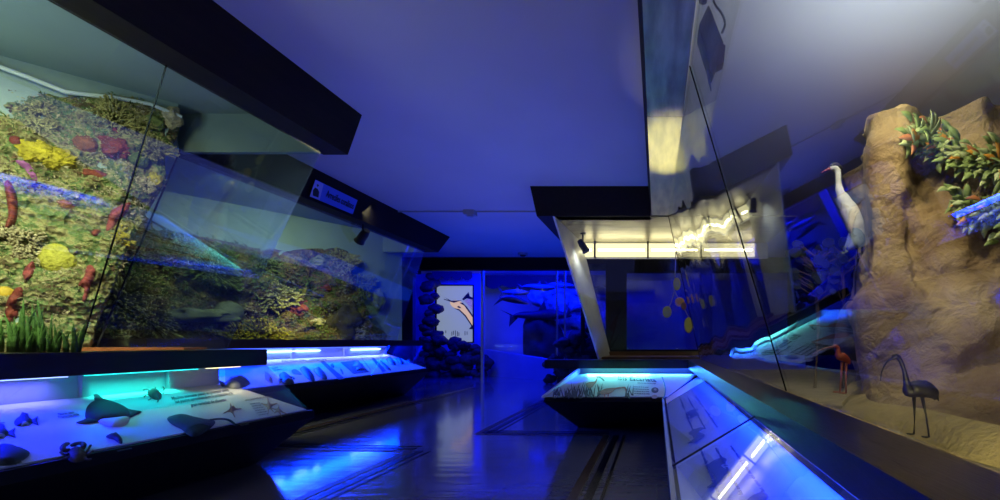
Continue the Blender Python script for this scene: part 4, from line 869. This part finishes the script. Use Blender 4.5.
bm = B(); tube(bm, [PR4.at(*p)+PR4.n*.004 for p in catmull([Vector(q) for q in ((662, 377), (664.5, 384), (665.5, 391), (664, 399))], 5, False)], .006, 6); link('curved_line', bm, mat('teal_line', (.05, .2, .3), .6), board4)
# ------------------------------------------------------------ RIGHT BOARD PRINTS
PR3 = Plane(LP3.o+LP3.n*.009, LP3.u, LP3.v); PR3.n = LP3.n
rnd = random.Random(8); bluep = mat('soft_blue_print', (.14, .2, .38), .6)
for (y0, n) in ((2.9, 7), (2.2, 7), (1.25, 6)):
    for i in range(n):
        a = Vector((.33-.018*i, y0-.0*i, 0)); z = lambda x: .393+(x-.07)*.135+.009
        x1 = .33-.03*i; p0 = Vector((x1, y0+.55, z(x1))); p1 = Vector((x1, y0, z(x1))); up = Vector((x1+.014, y0+.55, z(x1+.014)))
        text_on('lettering', 'las aves del manglar y la laguna costera', bluep, p1, p0, p1+Vector((-.013, 0, -.0018)), parent=board3) if i % 2 else None
birdp = [(0, 0), (.05, .03), (.12, .035), (.2, .02), (.27, .05), (.3, .09), (.26, .1), (.2, .07), (.12, .09), (.06, .07), (.01, .04)]
for y0, x0 in ((2.55, .16), (1.95, .13), (1.35, .15), (.95, .2)):
    bm = B(); pillow(bm, birdp, lambda a, b, h: Vector((x0+b, y0+a, .393+(x0+b-.07)*.135+.009+h)), 0, lift=.002); link('bird_print', bm, bluep, board3)

# ------------------------------------------------------------ ROCK AND BIRDS IN RIGHT CASE
def rock_mat():
    m = bpy.data.materials.new('brown_plaster_rock'); m.use_nodes = True; nt = m.node_tree; N = nt.nodes; L = nt.links
    b = N['Principled BSDF']; b.inputs['Roughness'].default_value = .7; tc = N.new('ShaderNodeTexCoord')
    n = N.new('ShaderNodeTexNoise'); n.inputs['Scale'].default_value = 2.5; n.inputs['Detail'].default_value = 7; L.new(tc.outputs['Object'], n.inputs['Vector'])
    r = N.new('ShaderNodeValToRGB'); r.color_ramp.elements[0].position = .35; r.color_ramp.elements[0].color = (.17, .105, .055, 1); r.color_ramp.elements[1].position = .65; r.color_ramp.elements[1].color = (.42, .32, .18, 1)
    L.new(n.outputs['Fac'], r.inputs['Fac']); L.new(r.outputs['Color'], b.inputs['Base Color'])
    n2 = N.new('ShaderNodeTexNoise'); n2.inputs['Scale'].default_value = 7; n2.inputs['Detail'].default_value = 8; n2.inputs['Distortion'].default_value = .35; n2.inputs['Roughness'].default_value = .6
    L.new(tc.outputs['Object'], n2.inputs['Vector'])
    bp = N.new('ShaderNodeBump'); bp.inputs['Strength'].default_value = 1; bp.inputs['Distance'].default_value = .08
    L.new(n2.outputs['Fac'], bp.inputs['Height']); L.new(bp.outputs[0], b.inputs['Normal']); return m
rm = rock_mat()
FT = [(1.35, 2.84), (1.52, 3.25), (1.75, 3.9), (2.3, 4.3), (4.0, 4.3), (4.08, 3.3), (4.05, 2.35), (3.2, 2.45), (2.4, 2.6), (1.75, 2.66), (1.52, 2.68), (1.41, 2.73)]
FB = [(1.02, 2.25), (1.40, 3.1), (1.75, 3.9), (2.3, 4.3), (4.0, 4.3), (4.08, 2.8), (4.05, .9), (3.0, .85), (2.0, .88), (1.45, 1.0), (1.17, 1.5), (1.12, 1.95)]
NT, NZ = 300, 120
def resample(L):
    c = catmull([Vector(p) for p in L], 12); c.append(c[0]); ds = [0]
    for a, b in zip(c, c[1:]): ds.append(ds[-1]+(b-a).length)
    out = []; k = 0
    for i in range(NT):
        s = ds[-1]*i/NT
        while ds[k+1] < s: k += 1
        out.append(c[k]+(c[k+1]-c[k])*((s-ds[k])/(ds[k+1]-ds[k])))
    return out
TT, BB = resample(FT), resample(FB)
prof = [(.45, 0), (.6, .01), (.8, -.02), (1.0, -.06), (1.12, -.07), (1.22, 0), (1.5, .02), (1.8, .0), (2.05, -.01), (2.2, .01), (2.3, -.03), (2.5, -.03)]
def prof_at(z):
    for (a, b), (c_, d) in zip(prof, prof[1:]):
        if a <= z <= c_: return b+(d-b)*(z-a)/(c_-a)
    return 0
def rockpt(i, z):
    t = min(1, ((z-.45)/1.78))**.3; a, b = BB[i], TT[i]; p = b*t+a*(1-t); e = (TT[(i+2) % NT]-TT[i-2]); o = Vector((-e.y, e.x, 0)).normalized()
    if o.dot(Vector((p.x-2.8, p.y-3.2, 0))) < 0: o = -o
    q = Vector((p.x, p.y, z))
    h = .17*noise.noise(Vector((q.x*2.2, q.y*2.2, q.z*.9))+Vector((4, 0, 0)))+.15*noise.noise(Vector((q.x*4.5, q.y*4.5, z*1.3)))+.04*noise.noise(q*6)+.016*noise.noise(q*15)
    h -= .15*math.exp(-((q.x-1.62)/.13)**2-((z-1.85)/.32)**2)
    h += .10*math.exp(-((q.x-2.0-.2*(1.6-z))/.12)**2)
    return q+o*(h*(.3 if p.x < 1.44 else 1)-prof_at(z))
bm = B(); g = []
for j in range(NZ+1):
    row = []
    for i in range(NT):
        top = 2.27-.03*max(0, TT[i].x-1.3)-.14*max(0, 2.8-TT[i].y)+.03*noise.noise(Vector((TT[i].x*6, TT[i].y*6, 3))); row.append(bm.verts.new(rockpt(i, .45+(top-.45)*j/NZ)))
    g.append(row)
for j in range(NZ):
    for i in range(NT): bm.faces.new((g[j][i], g[j][(i+1) % NT], g[j+1][(i+1) % NT], g[j+1][i]))
bm.faces.new(g[-1]); bm.faces.new(g[0][::-1])
rock = link('rock_column', bm, rm, None, True); relink_origin(rock, (2.8, 3.2, .45)); tag(rock, 'massive brown plaster rock column behind the right glass', 'rock')
# sandy apron at the foot
bm = B(); r0 = []; r1 = []; r2 = []
for i in range(0, NT, 3):
    p = BB[i]; e = BB[(i+3) % NT]-BB[i-3]; o = Vector((-e.y, e.x, 0)).normalized(); p = Vector((p.x, p.y, 0))
    if o.dot(Vector((p.x-2.8, p.y-3.0, 0))) < 0: o = -o
    w_ = .10+.05*noise.noise(p*2.5)
    a, b, c_ = p-o*.04, p+o*w_*.45, p+o*w_
    for q, z, L in ((a, .56, r0), (b, .52, r1), (c_, .452, r2)):
        q.x = min(max(q.x, .62), 4.09); L.append(bm.verts.new((q.x, q.y, z)))
n = len(r0)
for A_, B_ in ((r0, r1), (r1, r2)):
    for i in range(n): bm.faces.new((A_[i], A_[(i+1) % n], B_[(i+1) % n], B_[i]))
ap = link('sand_mound', bm, mat('yellow_sand', (.38, .30, .14), .85, bump=.6, bscale=40, var=.3), None, True); relink_origin(ap, (1.1, 1.9, .45)); tag(ap, 'low sandy apron around the foot of the brown rock', 'sand mound')
# foliage on the rock
leafg = mat('olive_green_leaf', (.24, .34, .12), .55, var=.4, vscale=6); leafg2 = mat('pale_green_leaf', (.42, .50, .26), .55, var=.3); leafo = mat('orange_leaf', (.60, .27, .03), .5, var=.3); leafr = mat('rust_leaf', (.32, .12, .05), .5); twig = mat('brown_twig', (.08, .05, .03), .8)
def leaf(bm, p, d, n, L, W):
    d = d.normalized(); s = d.cross(n).normalized(); n = s.cross(d).normalized(); m0 = []
    for t, wv, cv in ((0, .12, 0), (.3, .85, .06), (.6, .95, .08), (.85, .5, .03), (1, .03, -.06)):
        c = p+d*L*t+n*L*cv; m0.append((bm.verts.new(c-s*W*wv+n*W*.25*wv), bm.verts.new(c-n*.0), bm.verts.new(c+s*W*wv+n*W*.25*wv)))
    bt = []
    for (a, b, c_) in m0: bt.append(bm.verts.new(b.co-n*W*.12))
    for i in range(4):
        A_, B_ = m0[i], m0[i+1]
        bm.faces.new((A_[0], A_[1], B_[1], B_[0])); bm.faces.new((A_[1], A_[2], B_[2], B_[1]))
        bm.faces.new((A_[0], B_[0], bt[i+1], bt[i])); bm.faces.new((bt[i], bt[i+1], B_[2], A_[2]))
def rock_hit(px, py):
    d = Vector((px-VX, F, VY-py)).normalized()
    ok_, loc, nor, idx = rock.ray_cast(EYE-rock.location, d)
    if not ok_: return None, None
    loc = loc+rock.location
    if nor.dot(d) > 0: nor = -nor
    return loc, nor
bpy.context.view_layer.update()
def foliage(name, pts, n, seed, label, L=.105, dirx=1.0):
    rn = random.Random(seed); cs = [rock_hit(*p) for p in pts]; cs = [c for c in cs if c[0]]
    root = thing(name, label, 'plant', cs[0][0])
    sb = B(); tube(sb, [c[0]+c[1]*.03 for c in cs], .012, 6); link('stem', sb, twig, root)
    gb, g2, ob, rb = B(), B(), B(), B()
    for i in range(n):
        t = rn.random()*(len(pts)-1); k_ = int(t); f = t-k_; px = pts[k_][0]*(1-f)+pts[k_+1][0]*f+rn.gauss(0, 5); py = pts[k_][1]*(1-f)+pts[k_+1][1]*f+rn.gauss(0, 5.5)
        loc, nor = rock_hit(px, py)
        if not loc or py < 126: continue
        loc = loc+nor*rn.uniform(.02, .10); right = Vector((1, 0, 0)); 
        ang = rn.gauss(.35 if rn.random() < .5 else -.5, .7); d = Vector((-math.cos(ang), -.15, math.sin(ang)))+nor*rn.uniform(.0, .5)
        q = rn.random(); b_ = gb if q < .55 else g2 if q < .87 else ob if q < .95 else rb
        leaf(b_, loc, d, (nor+Vector((rn.uniform(-.4, .4), -.3, rn.uniform(-.3, .5)))).normalized(), L*rn.uniform(.75, 1.2), L*.19)
    link('leaves', gb, leafg, root, True); link('leaves', g2, leafg2, root, True)
    link('orange_leaves', ob, leafo, root, True)['label'] = 'orange leaves'; link('rust_leaves', rb, leafr, root, True)['label'] = 'rust coloured leaves'
foliage('leafy_garland', [(908, 138), (925, 142), (945, 148), (962, 156), (980, 166), (992, 174), (1003, 178)], 440, 1, 'leafy green garland with orange leaves near the top of the brown rock')
foliage('leafy_garland', [(962, 206), (978, 212), (990, 220), (1002, 226)], 120, 2, 'lower leafy clump on the rock at the right frame edge')
# birds
def bird(name, Y, spine, radii, m, label, legs, bill=None, mb=None, flat=.8, legm=None, extra=None):
    bm = B(); k = 5; pts = [P(*p, Y) for p in spine]; pp_ = catmull(pts, k, False); rr = [r for r in [*radii]]; rs = []
    for i in range(len(pts)-1): rs += [radii[i]+(radii[i+1]-radii[i])*(3*(s/k)**2-2*(s/k)**3) for s in range(k)]
    rs.append(radii[-1]); rs = [r*Y/F for r in rs]
    tube(bm, pp_, rs, 14, up=(0, 1, 0))
    for L in legs:
        lp = [P(*p, Y+dy) for (p, dy) in [(q, 0) for q in L]]; tube(bm, lp, [.0020*Y+(.004 if i == 0 else 0) for i in range(len(lp))], 7, mi=1)
        f = lp[-1]
        for a in (-.5, 0, .5): tube(bm, [f, f+Vector((-.03*math.cos(a)*Y/2, .03*math.sin(a)*Y/2, .0))], .0015*Y, 5, mi=1)
    o = link(name, bm, [m, legm or m], None, True); c = P(*legs[0][-1], Y); relink_origin(o, c); tag(o, label, 'bird model')
    if bill:
        bm = B(); bp_ = catmull([P(*p, Y) for p in bill[0]], 4, False); n = len(bp_); tube(bm, bp_, [(bill[1]+(bill[2]-bill[1])*i/(n-1))*Y/F for i in range(n)], 8); link('bill', bm, mb or m, o, True)
    for nm, ol, mm, H in (extra or []):
        for s in (-1, 1):
            pl = Plane(P(657, 342, Y)+Vector((0, s*.0, 0)), (1, 0, 0), (0, 0, 1)); pl.n = Vector((0, s, 0)); bm = B()
            r0 = H*Y/F
            pillow(bm, [pl.uv(*p) for p in ol], lambda a, b, h: pl.w(a, b, h+r0*.55), r0*.5, both=True); link(nm, bm, mm, o, True)
    return o
dark_b = mat('near_black_plumage', (.012, .010, .012), .5); whit = mat('white_grey_plumage', (.60, .58, .52), .7, var=.25, vscale=14, bump=.3); scar = mat('scarlet_plumage', (.25, .035, .015), .6, var=.3, vscale=14)
bird('ibis_figure', 1.7, [(936, 399), (932, 393), (924, 389), (915, 389), (909, 391), (906.5, 382), (904, 370), (900, 360), (896, 356.5), (892, 359)], [2, 6.5, 8.8, 8.4, 6, 3, 2.1, 2.2, 2.9, 1.5], dark_b, 'dark long-legged ibis standing in front of the brown rock', [[(914, 396), (914.5, 415), (914, 434)], [(922, 396), (926, 415), (929, 437)]], [[(893, 358), (887, 362), (882, 371), (880.5, 381)], 1.4, .5], flat=.8, extra=[('wing', [(912, 384), (925, 382), (935, 390), (937, 401), (932, 397), (920, 396), (912, 392)], dark_b, 6)])
bird('scarlet_ibis_figure', 2.7, [(850, 364), (847, 360), (843, 357), (839, 356), (838, 352), (838, 348), (835, 346), (832, 347.5)], [1, 3.2, 4.2, 4, 2.6, 1.7, 1.9, 1], scar, 'small scarlet ibis standing at the left foot of the brown rock', [[(842, 362), (841, 378), (840, 392)], [(846, 363), (846, 378), (846, 393)]], [[(833, 347), (826, 348), (818, 351), (812, 356)], 1.1, .4], mb=mat('dark_rust_bill', (.15, .04, .02), .5), legm=mat('pink_leg', (.28, .07, .04), .6))
bird('heron_figure', 3.4, [(861, 242), (859, 234), (855, 224), (850, 212), (844, 200), (840, 192), (838.5, 182), (838, 173), (835, 167.5), (830, 169)], [1.5, 6, 8.5, 8.5, 6, 4, 2.8, 2.8, 3.6, 1.8], whit, 'tall white heron with dark crown standing left of the brown rock', [[(858, 236), (856, 262), (855, 300)], [(862, 236), (862, 262), (862, 300)]], [[(831, 168.5), (826, 170), (821, 173)], 1.6, .4], mb=mat('dark_red_bill', (.22, .04, .03), .5), legm=dark_b,
     extra=[('wing', [(852, 222), (858, 226), (863, 236), (862, 246), (850, 250), (843, 253), (848, 240)], mat('slate_wing', (.12, .16, .2), .7), 7), ('crown', [(828, 166), (834, 163), (839, 165), (842, 171), (838, 169), (832, 167)], dark_b, 4)])
# mangrove sprig
mg = thing('mangrove_sprig', 'sprig with yellow-green and orange leaves hanging in the corner of the ibis bay', 'plant', P(673, 285, 5.95)); Ym = 5.95
bm = B(); tube(bm, [P(*p, Ym) for p in ((676, 250), (675, 275), (674, 290), (679, 300))], .008, 6); tube(bm, [P(*p, Ym) for p in ((674, 292), (671, 303), (667, 310))], .006, 6); tube(bm, [P(*p, Ym) for p in ((679, 300), (685, 310), (689, 318))], .006, 6); link('stem', bm, mat('pale_twig', (.4, .36, .2), .6), mg)
for i, (cx, cy, rx, ry, m, l) in enumerate([(677, 284, 3.8, 6.5, mat('yellow_green_leaf', (.75, .68, .08), .5), ''), (680, 302, 5, 4.8, mat('amber_leaf', (.95, .45, .03), .5), 'amber leaf'), (667, 312, 4.6, 6, mat('yellow_green_leaf', (.75, .68, .08)), ''), (689, 325, 4.6, 8, mat('yellow_green_leaf', (.75, .68, .08)), ''), (684, 306, 3, 4, leafr, 'rust leaf')]):
    pl = Plane(P(673, 285, Ym-.01*i-.01), (1, .15, 0), (0, 0, 1)); pl.n = Vector((0, -1, 0)); bm = B(); pillow(bm, [pl.uv(*p) for p in circ(cx, cy, rx, ry, 10)], lambda a, b, h: pl.w(a, b, h), .012, both=True, smooth_k=2); o = link('leaf', bm, m, mg, True)
    if l: o['label'] = l
# dark rocks and round-leaved plants behind the heron
rnd = random.Random(12)
for i, (px, py, Yq, r) in enumerate([(856, 318, 3.5, .16), (852, 300, 3.7, .16), (866, 300, 3.4, .15), (840, 322, 3.75, .15), (822, 326, 3.8, .13), (846, 280, 3.95, .14), (864, 275, 3.7, .15)]):
    pass
hs = lump('rock_perch', [(836, 352), (838, 330), (842, 312), (848, 302), (858, 299), (870, 300), (880, 330), (884, 356), (860, 362)], Plane((1.5, 3.55, 1), (1, 0, 0), (0, 0, 1)), .22, rockm, 21, 'dark rock perch under the white heron', 'rock', .06, 4)
roundleaf = mat('dark_round_leaf', (.012, .02, .022), .7, spec=.2, var=.3); 
for (x, y, Yq, n, seed, lab) in ((815, 262, 3.9, 34, 1, 'dark round-leaved plant left of the white heron'), (842, 258, 3.9, 26, 2, 'dark round-leaved plant at the feet of the white heron')):
    rn = random.Random(seed); c = P(x, y, Yq); root = thing('round_leaved_plant', lab, 'plant', (c.x, c.y, .45)); sb = B(); lb_ = B()
    tube(sb, [(c.x, c.y, .45), (c.x+.03, c.y, 1.0), (c.x, c.y, c.z)], .015, 6)
    for i in range(n):
        q = c+Vector((rn.uniform(-.2, .2), rn.uniform(-.12, .12), rn.uniform(-.28, .16))); tube(sb, [Vector((c.x, c.y, q.z-.1)), q], .005, 5)
        a = rn.uniform(0, 6.28); nn = Vector((rn.uniform(-.5, .5), -1, rn.uniform(-.3, .6))).normalized(); u = nn.cross(Vector((0, 0, 1))).normalized(); v = nn.cross(u); r = rn.uniform(.03, .06)
        tube(lb_, [q, q+nn*.004], [r, r*.96], 12)
    link('stem', sb, twig, root); link('leaves', lb_, roundleaf, root)
